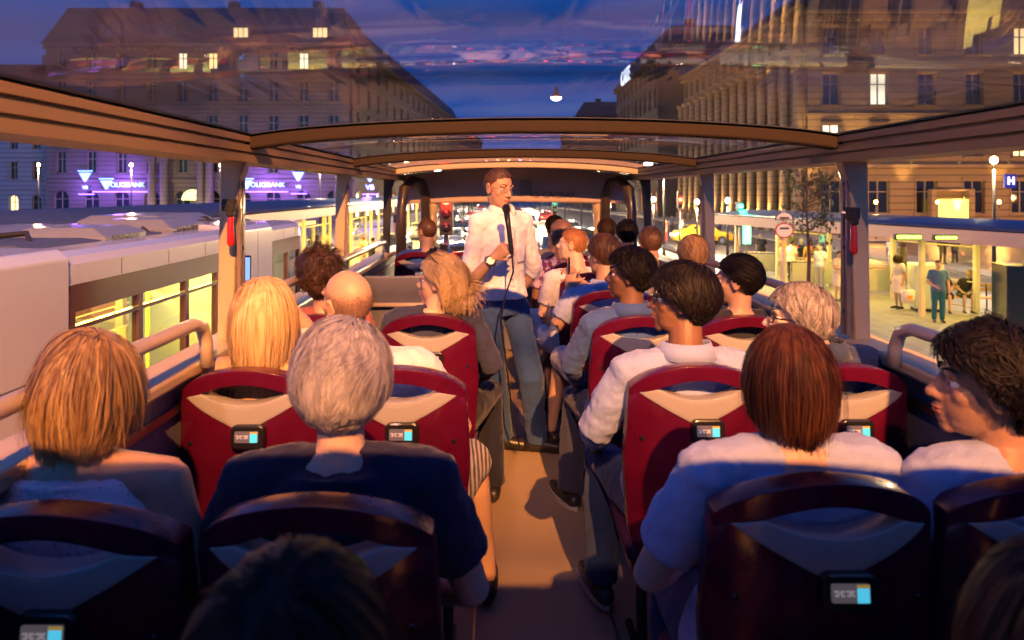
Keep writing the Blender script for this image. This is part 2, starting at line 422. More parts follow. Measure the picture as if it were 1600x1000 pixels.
def person(label, group, loc, yaw=0, pose='sit', head=(0,0,0), hoff=(0,0,0), sk='fair', hair=None, hcol='brown', top=None, bottom=None,
           shoes=((.02,.02,.022)), arms=None, legs=None, scale=1, build=1, vox=.0065, seed=0, fem=False, lean=(0,0), glasses=None, extras=(),
           hands=None, foot_dir=None, twist=0, world=False, cvox=None, hs=1.0):
    yr = R(yaw)
    root = empty('person', loc, yr); tag(root, label, 'person', group)
    inv = (Matrix.Translation(V(loc)) @ Matrix.Rotation(yr, 4, 'Z')).inverted()
    s = scale; b = build
    def wl(p): return inv @ V(p) if world else V(p)*s
    if pose == 'sit':
        hipz = .54; sp = [(0,.06,.50),(0,.06,.60),(0,.035,.72),(0,.018,.86),(0,.012,.97),(0,.008,1.04),(0,.008,1.085)]
        hc = V((0,.025,1.225))
    else:
        hipz = .92; sp = [(0,0,.86),(0,-.005,.96),(0,-.005,1.08),(0,-.01,1.24),(0,-.01,1.37),(0,-.005,1.445),(0,.0,1.49)]
        hc = V((0,.03,1.635))
    rr = [(.165,.115),(.172,.122),(.145,.105),(.160,.118),(.168,.108),(.115,.078),(.060,.058)]
    if fem: rr = [(.170,.12),(.178,.125),(.135,.10),(.150,.115),(.155,.10),(.100,.07),(.050,.050)]
    z0, z1 = sp[0][2], sp[-1][2]
    secs = []
    tw = R(twist)
    for (x, y, z), (rx, ry) in zip(sp, rr):
        f = (z-z0)/(z1-z0)
        secs.append((V((x+lean[0]*f**1.2, y+lean[1]*f**1.2, z))*s, rx*b*s, ry*b*s*(.9+.1*b), tw*f))
    ln = V((lean[0], lean[1], 0))
    hpos = (hc+ln*1.12)*s+V(hoff)
    shz = sp[4][2]+.045; shx = (.165 if fem else .185)*b
    cy, sy = math.cos(tw), math.sin(tw)
    base = V((lean[0]*.92, lean[1]*.92+sp[4][1], 0))
    sh = {sd: (base+V((sd*shx*cy, sd*shx*sy, shz)))*s for sd in (-1, 1)}
    A = {}
    for sd in (-1, 1):
        a = (arms or {}).get(sd)
        if a is None:
            if pose == 'sit': e, w = V((sd*.25*b,.02,.77)), V((sd*.11,.27,.65))
            else: e, w = V((sd*.245*b,-.03,1.13)), V((sd*.25*b,.05,.88))
            e *= s; w *= s; e += ln*.6
        else: e, w = wl(a[0]), wl(a[1])
        A[sd] = (e, w)
    Lg = {}
    for sd in (-1, 1):
        l = (legs or {}).get(sd)
        if l is None:
            if pose == 'sit': kn, an = V((sd*.115,.44,.53)), V((sd*.115,.42,.09))
            else: kn, an = V((sd*.095,.02,.50)), V((sd*.10,-.02,.09))
            kn *= s; an *= s
        else: kn, an = wl(l[0]), wl(l[1])
        Lg[sd] = (kn, an)
    Mh = Matrix.Translation(hpos) @ Euler((R(head[1]), R(head[2]), R(head[0])), 'XYZ').to_matrix().to_4x4() @ Matrix.Scale(s*hs, 4)
    # ---- skin body
    mb = MB(); mb.loft(torso_rings(secs)); head_mb(mb, Mh, fem)
    nb = secs[-2][0]
    mb.tube([nb, secs[-1][0]*.6+(Mh @ V((0,-.02,-.06)))*.4, Mh @ V((0,-.018,-.055)), Mh @ V((0,-.01,-.01))], [.066*s*(.85 if fem else 1), .056*s*(.88 if fem else 1.02), .053*s*(.9 if fem else 1.03), .05*s], 16)
    mb.tube([sh[-1], (sh[-1]+sh[1])/2+V((0,0,.015)), sh[1]], [.052*s,.06*s,.052*s], 12, round_end=True)
    for sd in (-1, 1):
        e, w = A[sd]
        mb.tube([sh[sd], sh[sd].lerp(e, .35), e, e.lerp(w, .3), w], [.052*s,.046*s*b,.038*s,.040*s,.027*s], 12, round_end=True)
        h = (hands or {}).get(sd, {})
        d = w-e
        if 'dir' in h: d = (inv.to_3x3() @ V(h['dir'])) if world else V(h['dir'])
        nn = (inv.to_3x3() @ V(h['n'])) if ('n' in h and world) else (V(h['n']) if 'n' in h else V((-sd*.5,0,-1) if pose == 'sit' else (-sd,.0,0)))
        dd = d.normalized(); n2 = nn-dd*nn.dot(dd)
        xx = dd.cross(n2)
        # thumb side: towards forward/up for relaxed hands
        ts = h.get('side', 1 if xx.dot(V((-sd, .2, .3))) > 0 else -1)
        hand_mb(mb, w, d, nn, ts, h.get('curl', .35), r=.0088 if vox > .008 else .0082)
        kn, an = Lg[sd]; hp = V((sd*.09, 0, hipz))*s
        mb.tube([hp, hp.lerp(kn, .5), kn, kn.lerp(an, .3), an], [.085*s*b,.072*s*b,.054*s,.052*s,.036*s], 14, round_end=True)
        fd = V((sd*.12, 1, 0)) if foot_dir is None else V(foot_dir)
        fd.normalize(); fz = an.z-.062
        fo = V((an.x, an.y, an.z-.05))
        mb.tube([fo-fd*.035, fo+fd*.05+V((0,0,-.005)), fo+fd*.13+V((0,0,-.015)), fo+fd*.18+V((0,0,-.018))], [.034,.036,.030,.020], 10, round_end=True)
    body = mb.build('body', skin(sk, SK[sk]), root, True, vox=vox, sm=3)
    cv = cvox or max(vox*1.15, .0075)
    # ---- top
    if top:
        tm = MB(); inf = top.get('inf', .014)
        se = [list(x) for x in secs]
        lo = 1 if top.get('tuck') else 0
        if top.get('long'): se[0][0] = se[0][0]-V((0,0,.05))
        cs = [tuple(x) for x in se[lo:-1]]
        last = secs[-1]
        neck = top.get('neck', .5)
        cs.append((secs[-2][0].lerp(last[0], neck), last[1]+.035*(1-neck)+.004, last[2]+.03*(1-neck)+.004, tw))
        tm.loft(torso_rings(cs, inf))
        sl = top.get('sleeve', 'short')
        if sl != 'none':
            tm.tube([sh[-1], (sh[-1]+sh[1])/2+V((0,0,.01)), sh[1]], [(.055+inf*.6)*s,(.062+inf*.6)*s,(.055+inf*.6)*s], 12, round_end=True)
        else:
            for sd in (-1, 1):
                q0 = sh[sd]*.62+sh[-sd]*.38
                tm.tube([q0+V((0,-.05,-.05)), q0+V((0,0,.052)), q0+V((0,.05,-.05))], .022, 10, round_end=True)
        for sd in (-1, 1):
            e, w = A[sd]
            if sl == 'short':
                q = sh[sd].lerp(e, .72); tm.tube([sh[sd], sh[sd].lerp(q, .5), q], [.062*s,.062*s*b,.060*s*b], 14, cap=True)
            elif sl == 'rolled':
                q = e.lerp(w, .18)
                tm.tube([sh[sd], sh[sd].lerp(e, .5), e, q], [.064*s,.066*s*b,.062*s,.055*s], 14)
                tm.tube([e.lerp(w, .10), e.lerp(w, .24)], [.058*s,.056*s], 14)
            elif sl == 'long':
                tm.tube([sh[sd], sh[sd].lerp(e, .4), e, e.lerp(w, .5), w], [.064*s,.062*s*b,.055*s,.048*s,.037*s], 14)
        if top.get('collar'):
            nbp = secs[-2][0].lerp(last[0], .75); nd = (last[0]-secs[-2][0]).normalized()
            rx = last[1]+.018
            for a0 in (0,):
                pts = [nbp+V((math.sin(q)*rx, math.cos(q)*rx*.95, .012*math.cos(q)*-1+.0)) for q in [R(a) for a in range(20, 341, 20)]]
                tm.tube(pts, .014, 8, round_end=True)
        t = tm.build(top.get('name', 'shirt'), cloth(top.get('mat', str(top['col'])), top['col'], top.get('kind', 'plain')), root, True, vox=cv, sm=4,
                     disp=top.get('wr', .016), dscale=top.get('ws', .07))
        if top.get('collar'):
            cm = MB(); last = secs[-1]; c0 = secs[-2][0].lerp(last[0], .8)
            rx = last[1]+.022; row0 = []; row1 = []
            for a in range(18, 343, 12):
                q = R(a); dv = V((math.sin(q), math.cos(q)*.98, 0))
                up = .034-.020*max(0, math.cos(q)); row0.append(c0+dv*rx+V((0,0,up+.01))); row1.append(c0+dv*(rx+.022)+V((0,0,-.012-.012*max(0, math.cos(q)))))
            cm.grid([row0, row1]); co = cm.build('collar', cloth(top.get('mat', str(top['col'])), top['col']), t, True)
            m = co.modifiers.new('s', 'SOLIDIFY'); m.thickness = .004
    if bottom:
        bm_ = MB(); inf = bottom.get('inf', .014)
        bm_.loft(torso_rings(secs[:2] if pose == 'sit' else secs[:3], inf-.004))
        if pose == 'sit': bm_.ell(secs[0][0]+V((0,.02,-.0)), ((.17*b+inf)*s, .14*s, .085*s))
        ln_ = bottom.get('len', 'long')
        for sd in (-1, 1):
            kn, an = Lg[sd]; hp = V((sd*.09, 0, hipz))*s
            if ln_ == 'long':
                an2 = an+V((0,0,-.015)); bm_.tube([hp, hp.lerp(kn, .5), kn, kn.lerp(an2, .5), an2], [(.088*b+inf)*s,(.078*b+inf)*s,(.062+inf)*s,(.056+inf)*s,(.05+inf)*s], 14)
            elif ln_ == 'short':
                bm_.tube([hp, hp.lerp(kn, .5), hp.lerp(kn, .97)], [(.09*b+inf)*s,(.082*b+inf)*s,(.072+inf)*s], 14)
            elif ln_ == 'skirt':
                bm_.tube([hp, hp.lerp(kn, .5), hp.lerp(kn, .97)], [(.12*b+inf)*s,(.115*b+inf)*s,(.115+inf)*s], 14)
        nm = {'long': 'trousers', 'short': 'shorts', 'skirt': 'skirt'}[ln_]
        bm_.build(nm, cloth(bottom.get('mat', str(bottom['col'])), bottom['col'], bottom.get('kind', 'plain')), root, True, vox=cv*1.1, sm=4, disp=.014, dscale=.09)
    if shoes:
        for sd in (-1, 1):
            kn, an = Lg[sd]; fd = V((sd*.12, 1, 0)) if foot_dir is None else V(foot_dir)
            fd.normalize(); fo = V((an.x, an.y, an.z-.05)); sm_ = MB()
            sm_.tube([fo-fd*.045, fo+fd*.04+V((0,0,.002)), fo+fd*.13+V((0,0,-.010)), fo+fd*.20+V((0,0,-.016))], [.040,.044,.040,.026], 12, round_end=True)
            sm_.tube([fo+V((0,0,-.01)), fo+V((0,0,.035))], [.042,.046], 12)
            so = sm_.build('shoe', mat('shoe leather %s' % (shoes,), shoes, .4, var=.2), root, True, vox=.009, sm=3)
            if bottom and not bottom.get('nosole'):
                q = fd.cross(V((0,0,1))); u = MB(); out = []
                for k in range(20):
                    a = 2*PI*k/20; cc = fo+fd*(.075+.155*math.cos(a))+q*(.045*math.sin(a)); out.append(cc)
                zb = an.z-.094
                u.loft([[V((p.x, p.y, zb)) for p in out], [V((p.x, p.y, zb+.022)) for p in out]])
                u.build('sole', mat('shoe sole', (.42,.40,.38), .7), so)
    # ---- face parts
    for sd in (-1, 1):
        e = MB().ell((sd*.031,.0645,.0015), .0128, Mh, 14, 10).build('eye', mat('eye white', (.75,.72,.70), .15), root, True)
        MB().ell((sd*.031,.0742,.0015), (.0055,.0036,.0055), Mh, 10, 6).build('iris', mat('iris brown', (.04,.02,.012), .1), e, True)
        if vox < .009:
            arc = [Mh @ V((sd*(.012+.034*t), .090-.016*t*t-.002, .026+.008*math.sin(t*2.4))) for t in (0,.25,.5,.75,1)]
            MB().tube(arc, [.0022,.003,.003,.0026,.0012], 6).build('eyebrow', hair_mat('hair '+hcol, *HM[hcol]), root, True)
    lp = MB(); lp.ell((0,.0885,-.0575), (.021,.0105,.0048), Mh, 12, 8); lp.ell((0,.0865,-.0668), (.0185,.0105,.0062), Mh, 12, 8)
    lp.build('lips', mat('lips '+sk, tuple(SK[sk][i]*(.95,.55,.6)[i] for i in range(3)), .35), root, True)
    if hair:
        obst = []
        Mi = Mh.inverted()
        if hair.get('len', .05) > .12:
            oc = Mi @ (secs[-2][0]+V((0,-.0,-.075)))
            obst.append((np.array(oc), np.array([.20*b,.125,.105])))
            obst.append((np.array(Mi @ secs[-1][0]), np.array([.066,.066,.12])))
        vs, fs = hair_mesh(Mh, hair, obst, seed+11)
        me = bpy.data.meshes.new('hair'); me.from_pydata(vs.tolist(), [], fs); me.update(); me.materials.append(hair_mat('hair '+hcol, *HM[hcol]))
        me.polygons.foreach_set('use_smooth', [True]*len(me.polygons))
        o = bpy.data.objects.new('hair', me); COL.objects.link(o); o.parent = root
    if glasses:
        gm = MB(); fr = glasses.get('r', .0014)
        up = glasses.get('up', 0)   # pushed up on the head
        Mg = Mh @ (Matrix.Translation((0, -.012, .088)) @ Matrix.Rotation(R(42), 4, 'X') @ Matrix.Translation((0,-.012,0)) if up else Matrix.Identity(4))
        for sd in (-1, 1):
            w_, h_ = glasses.get('size', (.024,.017))
            pts = []
            for k in range(21):
                q = 2*PI*k/20; cq, sq = math.cos(q), math.sin(q)
                pts.append(Mg @ V((sd*.032+w_*math.copysign(abs(cq)**.7, cq), .097-.004*abs(cq)-abs(sd*.032+w_*cq)*.12, h_*math.copysign(abs(sq)**.7, sq))))
            gm.tube(pts, fr, 6)
            gm.tube([Mg @ V((sd*.056,.091,.004)), Mg @ V((sd*.079,.06,.006)), Mg @ V((sd*.083,0,.010)), Mg @ V((sd*.080,-.02,-.004))], fr*1.1, 6)
            lens = [Mg @ V((sd*.032+w_*.97*math.cos(q), .0955-abs(sd*.032+w_*math.cos(q))*.12, h_*.97*math.sin(q))) for q in [2*PI*k/16 for k in range(16)]]
            lm = MB(); lm.loft([lens, [p+(Mg.to_3x3() @ V((0,-.0012,0))) for p in lens]])
            glasses.setdefault('_l', []).append(lm)
        gm.tube([Mg @ V((-.009,.096,.004)), Mg @ V((0,.1,.007)), Mg @ V((.009,.096,.004))], fr, 6)
        g = gm.build('glasses', mat('frame %s' % (glasses.get('col', (.02,.02,.02)),), glasses.get('col', (.02,.02,.02)), .25, metal=glasses.get('metal', 0)), root, True)
        for lm in glasses['_l']: lm.build('lens', glasses.get('lens') or glass_mat('spectacle glass', (.95,.95,.95), .06), g, False)
    ctx = dict(root=root, Mh=Mh, inv=inv, A=A, L=Lg, secs=secs, sh=sh)
    return ctx
# ================================================================== BUS
cream = mat('cream painted metal', (.50,.39,.23), .35, var=.08, vscale=5, coat=.3)
creamdk = mat('brown grey painted metal', (.20,.15,.12), .4, var=.15, vscale=4, coat=.2)
bronze = mat('bronze brown metal', (.030,.020,.012), .65, var=.2, vscale=4, spec=.15)
railcream = mat('tan roof rail paint', (.30,.21,.11), .5, var=.15, vscale=4, spec=.3)
black = mat('black rubber', (.015,.015,.016), .6)
maroon = mat('maroon gloss plastic', (.080,.0025,.020), .3, var=.25, vscale=9, coat=.35, bump=.05, bscale=120)
seatwhite = mat('off white seat plastic', (.34,.33,.33), .32, var=.06, vscale=6, coat=.3)
grey = mat('grey laminate', (.13,.13,.16), .5, var=.15, vscale=10, bump=.05, bscale=200)
roofglass = glass_mat('roof glass', (.87,.88,.92), .045, dirt=.02, graz=.58)
floorm = mat('speckled deck vinyl', (.34,.25,.15), .5, var=.34, vscale=90, bump=.35, bscale=380, spec=.5)
BEAMS = [.25, 2.55, 4.35, 6.15]
WX = 1.19
bus = empty('tour_bus', (0, 3, 0)); tag(bus, 'cream framed upper deck of a glass roofed sightseeing bus, all the passengers inside it', 'bus')
BO = Matrix.Translation((0,-3,0))
def bb(mb, name, m, parent=None, **k):
    mb.v = [(x, y-3, z) for x, y, z in mb.v] if parent is None or parent is not None else mb.v
    return mb.build(name, m, parent or bus, **k)
def arch(x, top=1.905, drop=.06): return top-drop*(x/WX)**2-.02*(abs(x)/WX)**8
# deck floor with stairwell hole kept simple
mb = MB(); mb.box(-1.2, 1.2, -2.1, 7.3, -.06, 0); bb(mb, 'deck_floor', floorm)
mb = MB()
for y in (.05,):
    pass
for s in (-1, 1): mb.box(s*.262-.004, s*.262+.004, -2, 7, 0.0, .012)
bb(mb, 'floor_trim', mat('aluminium trim', (.45,.45,.47), .3, metal=1))
# plinths under the seats
for s in (-1, 1):
    mb = MB(); mb.box(s*1.2, s*.93, -2.0, 7.0, 0, .14); bb(mb, 'floor_plinth', mat('dark plinth', (.05,.05,.06), .6, var=.2))
for s in (-1, 1):
    mb = MB(); mb.box(s*1.2, s*1.25, -2.1, 7.3, -.3, 1.03); bb(mb, 'side_wall', grey)
    mb = MB(); mb.box(s*1.255, s*1.27, -2.1, 7.3, -2.0, 1.0); bb(mb, 'outer_panel', mat('bus red paint', (.30,.02,.02), .25, coat=.6))
    mb = MB(); mb.box(s*1.15, s*1.29, -2.1, 7.05, 1.03, 1.075); o = bb(mb, 'window_sill', cream, bevel=.012)
    mb = MB(); mb.box(s*1.185, s*1.195, -2.1, 7.0, .93, .955); bb(mb, 'wall_strip', mat('aluminium trim', (.45,.45,.47), .3, metal=1))
    # ribbed longitudinal roof rail
    prof = [(1.10,1.742),(1.10,1.770),(1.116,1.772),(1.116,1.778),(1.10,1.780),(1.10,1.806),(1.116,1.808),(1.116,1.815),(1.10,1.817),(1.10,1.838),(1.122,1.846),(1.26,1.846),(1.26,1.742)]
    mb = MB(); mb.prism([(s*x, z) for x, z in prof], -2.1, 7.0); bb(mb, 'roof_rail', railcream)
    mb = MB(); mb.box(s*1.10, s*1.24, -2.1, 6.9, 1.8465, 1.853); bb(mb, 'rail_seal', black)
# posts
for s in (-1, 1):
    for i, y in enumerate(BEAMS):
        mb = MB(); w = .030
        zz = [1.07,1.12,1.3,1.5,1.66,1.72,1.76]
        rings = []
        for z in zz:
            t = (z-1.07)/.69
            fl = .05*max(0, (z-1.64)/.12) if z > 1.64 else 0
            xi = s*(1.168-.02*t-fl*.7); xo = s*(1.228-.01*t)
            rings.append([V((xi, y-w, z)), V((xo, y-w, z)), V((xo, y+w, z)), V((xi, y+w, z))])
        mb.loft(rings); p = bb(mb, 'roof_post', cream if i < 3 else black, bevel=.01)
        mb = MB(); mb.box(s*1.140, s*1.154, y-.024, y-.008, 1.09, 1.70); mb.box(s*1.140, s*1.154, y+.006, y+.024, 1.09, 1.70); bb(mb, 'post_trim', creamdk, p) if i < 3 else None
        if i < 3:
            for z in (1.18, 1.42, 1.58, 1.66): bb(MB().ell((s*1.142, y-.001, z), (.006,.009,.009), None, 8, 6), 'post_screw', mat('dark steel', (.08,.08,.08), .4, metal=1), p, smooth=True)
for i, y in enumerate(BEAMS):
    mb = MB(); rows = []
    w = .035 if i < 3 else .03
    for k in range(33):
        x = -1.13+2.26*k/32; z = arch(x)
        rows.append([V((x, y-w, z)), V((x, y+w, z)), V((x, y+w, z-.052)), V((x, y-w, z-.052))])
    mb.loft(rows); bb(mb, 'roof_beam', bronze if i < 3 else cream, bevel=.008)
    mb = MB(); rows = []
    for k in range(33):
        x = -1.12+2.24*k/32; z = arch(x)+.004
        rows.append([V((x, y-w-.012, z)), V((x, y+w+.012, z)), V((x, y+w+.012, z-.003)), V((x, y-w-.012, z-.003))])
    mb.loft(rows); bb(mb, 'beam_seal', black)
def roofpane(y0, y1, m, name, th=.006, dz=.008):
    mb = MB(); rows = []
    for k in range(49):
        x = -1.2+2.4*k/48; z = arch(x)+dz
        rows.append([V((x, y0, z)), V((x, y1, z)), V((x, y1, z+th)), V((x, y0, z+th))])
    mb.loft(rows); return bb(mb, name, m, smooth=False)
ys = [.30]+BEAMS
for a, b in zip(ys[:-1], ys[1:]):
    mb = MB(); rows = []
    for k in range(49):
        x = -1.2+2.4*k/48; rows.append([V((x, a+.004, arch(x)+.008)), V((x, b-.004, arch(x)+.008))])
    mb.grid(rows); o = bb(mb, 'roof_glass', roofglass, smooth=True)
    m = o.modifiers.new('s', 'SOLIDIFY'); m.thickness = .006; m.offset = 1
roofpane(-2.1, .296, creamdk, 'rear_shade_roof', .04)  # unseen solid roof section, sized to keep lamp light off the near rows
roofpane(6.154, 7.2, creamdk, 'front_roof', .04)
# rear wall behind the camera
mb = MB(); mb.box(-1.2, 1.2, -2.16, -2.1, 0, 1.0); bb(mb, 'rear_wall', grey)
# front end
mb = MB(); out = [(-1.13,1.50),(-.98,1.515),(0,1.53),(.98,1.515),(1.13,1.50),(1.13,1.80),(.6,1.86),(0,1.88),(-.6,1.86),(-1.13,1.80)]
mb.prism(out, 6.72, 6.80); hd = bb(mb, 'front_header', mat('header fabric', (.48,.36,.30), .7, var=.15, bump=.2, bscale=150), bevel=.02)
mb = MB(); mb.box(.04,.16, 6.705, 6.72, 1.60, 1.75); c = bb(mb, 'header_hatch', creamdk, hd, bevel=.004)
text_obj('header_lettering', 'KS CAGRAF', .085, Matrix.Translation((.37, 6.715-3, 1.60)) @ Matrix.Rotation(R(90), 4, 'X'), mat('dark lettering', (.22,.16,.14), .6), hd, .002, .002)
for s in (-1, 1):
    # curved inner corner frame around the quarter window
    pts = [V((s*1.09, 6.35, .8)), V((s*1.09,6.35,1.45)), V((s*1.07,6.4,1.66)), V((s*1.0,6.5,1.74)), V((s*.93,6.62,1.72)), V((s*.90,6.7,1.6)), V((s*.90,6.72,1.3)), V((s*.92,6.72,.8))]
    mb = MB(); mb.tube(pts, [.05]*8, 10); bb(mb, 'corner_frame', mat('dark corner frame', (.05,.035,.03), .4, coat=.3), smooth=True)
    mb = MB(); mb.tube([V((s*.86,6.78,.75)), V((s*.84,6.8,1.3)), V((s*.84,6.8,1.52))], [.055,.05,.06], 12); bb(mb, 'windscreen_pillar', cream, smooth=True)
mb = MB(); mb.box(-1.13, 1.13, 6.9, 7.0, 0, .72); bb(mb, 'front_bulkhead', grey, bevel=.02)
mb = MB(); mb.box(-1.13, 1.13, 6.78, 7.1, .72, .77); bb(mb, 'dashboard_shelf', creamdk, bevel=.015)
mb = MB(); mb.grid([[V((x, 7.2-.1*(x/1.1)**2, .76)), V((x, 7.1-.1*(x/1.1)**2, 1.84))] for x in [-1.1+.22*k for k in range(11)]])
o = bb(mb, 'windscreen', glass_mat('windscreen glass', (.94,.96,.95), .04)); m = o.modifiers.new('s', 'SOLIDIFY'); m.thickness = .006
# hand rails (tubes) along the windows
railm = mat('cream hand rail', (.55,.45,.33), .3, coat=.5)
def rail(pts, r=.02):
    mb = MB(); mb.tube(pts, r, 12); return bb(mb, 'hand_rail', railm, smooth=True)
for s in (-1, 1):
    for y0, y1 in ((-1.6, 2.2), (2.82, 5.7)):
        zt = 1.215 if s < 0 else 1.20
        x = s*1.125
        rail([(x, y0, 1.06), (x, y0+.005, zt-.08), (x, y0+.03, zt-.02), (x, y0+.08, zt), (x, y1-.10, zt), (x, y1-.035, zt-.02), (x, y1-.005, zt-.08), (x, y1, 1.06)], .021)
# stair well guard on the left
mb = MB(); mb.box(-1.1, -.36, 4.62, 4.66, .3, 1.05); bb(mb, 'stair_panel', grey, bevel=.01)
mb = MB(); mb.box(-.36, -.33, 3.62, 5.9, .05, .80); bb(mb, 'stair_panel', grey, bevel=.01)
rail([(-1.1, 4.58, .86), (-.33, 4.58, .86)], .016)
rail([(-.345, 3.6, .0), (-.345, 3.6, .80), (-.345, 3.63, .9), (-.345, 3.72, .94), (-.345, 5.7, .94), (-.345,5.78,.9), (-.345, 5.8, 0)], .018)
# little roof lamps (unlit white discs)
mb = MB()
# ------------------------------------------------------------------ seats
def lerp(a, b, t): return a+(b-a)*t
def make_seat():
    root = empty('bus_seat', (0,0,0)); tag(root, 'x', 'seat')
    W = lambda z: np.interp(z, [.38,.50,.75,.98,1.08], [.17,.208,.228,.214,.206])
    top = lambda u: 1.08-.05*u*u-.032*abs(u)**6
    rimlow = lambda u: 1.034-.030*(u/.62)**2 if abs(u) < .62 else lerp(1.004, .986, min(1, (abs(u)-.62)/.26)) if abs(u) < .88 else lerp(.986, .965, (abs(u)-.88)/.12)
    hb = lambda u: .972+.032*(u/.62)**2
    vv = lambda u: .885+.101*abs(u/.88)**1.05
    def yb(u, z): return (1.08-z)*.09+.055*abs(u)**3.5
    def pt(u, z, dy=0):
        return V((u*W(z), yb(u, z)+dy, z))
    def piece(us, lo, hi, dy0, dy1, nz):
        rowsA = []
        for u in us:
            a, b = lo(u), hi(u)
            if b < a: b = a
            rowsA.append([(u, lerp(a, b, k/nz)) for k in range(nz+1)])
        mb = MB()
        mb.grid([[pt(u, z, dy0) for u, z in r] for r in rowsA]); 
        mb.grid([[pt(u, z, dy1) for u, z in r][::-1] for r in rowsA])
        # edges
        mb.grid([[pt(*r[-1], dy0), pt(*r[-1], dy1)] for r in rowsA]); mb.grid([[pt(*r[0], dy1), pt(*r[0], dy0)] for r in rowsA])
        mb.grid([[pt(u, z, dy1), pt(u, z, dy0)] for u, z in rowsA[0]]); mb.grid([[pt(u, z, dy0), pt(u, z, dy1)] for u, z in rowsA[-1]])
        return mb
    us = [math.sin(PI/2*k/18) for k in range(-18, 19)]
    # shell = rim + lower body
    mb = piece(us, rimlow, top, -.016, .045, 4)
    low = piece(us, lambda u: .40+.06*abs(u)**3, lambda u: vv(u) if abs(u) < .88 else rimlow(u), -.016, .045, 10)
    o = len(mb.v); mb.v += low.v; mb.f += [tuple(i+o for i in f) for f in low.f]
    sh = mb.build('shell', maroon, root, True)
    bm = bmesh.new(); bm.from_mesh(sh.data); bmesh.ops.remove_doubles(bm, verts=bm.verts, dist=.0004); bmesh.ops.recalc_face_normals(bm, faces=bm.faces); bm.to_mesh(sh.data); bm.free()
    m = sh.modifiers.new('b', 'BEVEL'); m.width = .009; m.segments = 3; m.limit_method = 'ANGLE'; m.angle_limit = R(50)
    us2 = [.88*k/22 for k in range(-22, 23)]
    wmb = piece(us2, vv, lambda u: hb(u) if abs(u) < .62 else rimlow(u)-.0005, -.020, .040, 4)
    w = wmb.build('back_insert', seatwhite, root, True)
    bm = bmesh.new(); bm.from_mesh(w.data); bmesh.ops.remove_doubles(bm, verts=bm.verts, dist=.0004); bmesh.ops.recalc_face_normals(bm, faces=bm.faces); bm.to_mesh(w.data); bm.free()
    m = w.modifiers.new('b', 'BEVEL'); m.width = .006; m.segments = 2; m.limit_method = 'ANGLE'; m.angle_limit = R(50)
    # padded front
    mb = MB(); secs = []
    for k in range(9):
        z = .46+.46*k/8; hw = W(z)*.9; d = .05+.02*math.sin(PI*k/8)
        secs.append([V((hw*.92*math.copysign(abs(math.cos(q))**.5, math.cos(q)), .072+yb(0, z)-.012+d*.5*math.copysign(abs(math.sin(q))**.7, math.sin(q)), z)) for q in [2*PI*j/20 for j in range(20)]])
    mb.loft(secs); mb.build('backrest_pad', mat('seat fabric', (.10,.02,.05), .9, var=.4, vscale=60, bump=.3, bscale=300), root, True)
    mb = MB(); secs = []
    for k in range(8):
        y = .10+.42*k/7; h = .035+.015*math.sin(PI*k/7)
        secs.append([V((.215*math.copysign(abs(math.cos(q))**.5, math.cos(q)), y, .43+h*math.copysign(abs(math.sin(q))**.6, math.sin(q)))) for q in [2*PI*j/20 for j in range(20)]])
    mb.loft(secs); mb.build('seat_cushion', mat('seat fabric', (.10,.02,.05), .9), root, True)
    mb = MB(); mb.box(-.2, .2, .08, .50, .355, .395); mb.build('seat_pan', maroon, root, bevel=.015)
    for x in (-.15, .15):
        mb = MB(); mb.tube([(x,.14,.0), (x,.18,.2), (x,.2,.36)], .018, 10); mb.tube([(x,.0+.05,.012), (x,.40,.012)], .014, 8); mb.build('leg', mat('dark steel', (.08,.08,.08), .4, metal=1), root, True)
    for sx in (-1, 1):
        for z in (.52, .84):
            q = pt(sx*.80, z, -.018); MB().tube([q, q+V((0,-.003,0))], [.008,.006], 10).build('screw', mat('dark steel', (.08,.08,.08), .4, metal=1), sh)
    # device with screen
    def rr(cx, cz, w, h, r, n=5):
        o = []
        for qx, qz, a0 in ((1,1,0),(-1,1,90),(-1,-1,180),(1,-1,270)):
            for k in range(n+1):
                a = R(a0+90*k/n); o.append((cx+qx*(w-r)+r*math.cos(a), cz+qz*(h-r)+r*math.sin(a)))
        return o
    tilt = Matrix.Translation((0, yb(0,.875)-.012, .875)) @ Matrix.Rotation(R(-5.1), 4, 'X')
    mb = MB(); mb.prism(rr(.02,0,.052,.037,.018), -.030, .004, tilt); d = mb.build('audio_unit', mat('black gloss plastic', (.012,.012,.014), .25, coat=.4), root, bevel=.006)
    mb = MB(); mb.prism(rr(.018,.002,.036,.017,.004), -.0325, -.0295, tilt); mb.build('display', mat('display grey', (.10,.08,.09), .3, em=.12, emc=(.55,.45,.5)), d)
    mb = MB(); mb.box(.030,.052,-.0345,-.0325,-.014,.012, tilt); mb.build('screen_icon', mat('cyan screen icon', (.05,.5,.6), .3, em=.9, emc=(.08,.55,.75)), d)
    mb = MB(); mb.box(.030,.053,-.0345,-.0325,.0125,.018, tilt); mb.build('screen_bar', mat('amber screen bar', (.5,.35,.05), .3, em=.35, emc=(.7,.45,.1)), d)
    mb = MB()
    for i, (x, wd) in enumerate(((-.014,.009),(-.002,.008),(.009,.009),(.019,.006))):
        mb.box(x, x+wd, -.0345, -.0325, .0045, .0075, tilt); mb.box(x+.002, x+wd, -.0345, -.0325, -.003, .0, tilt); mb.box(x if i%2 else x+wd-.003, (x if i%2 else x+wd-.003)+.003, -.0346, -.0325, 0.0, .005, tilt)
    mb.build('screen_text', mat('screen text', (.5,.45,.45), .3, em=.25, emc=(.7,.6,.6)), d)
    mb = MB()
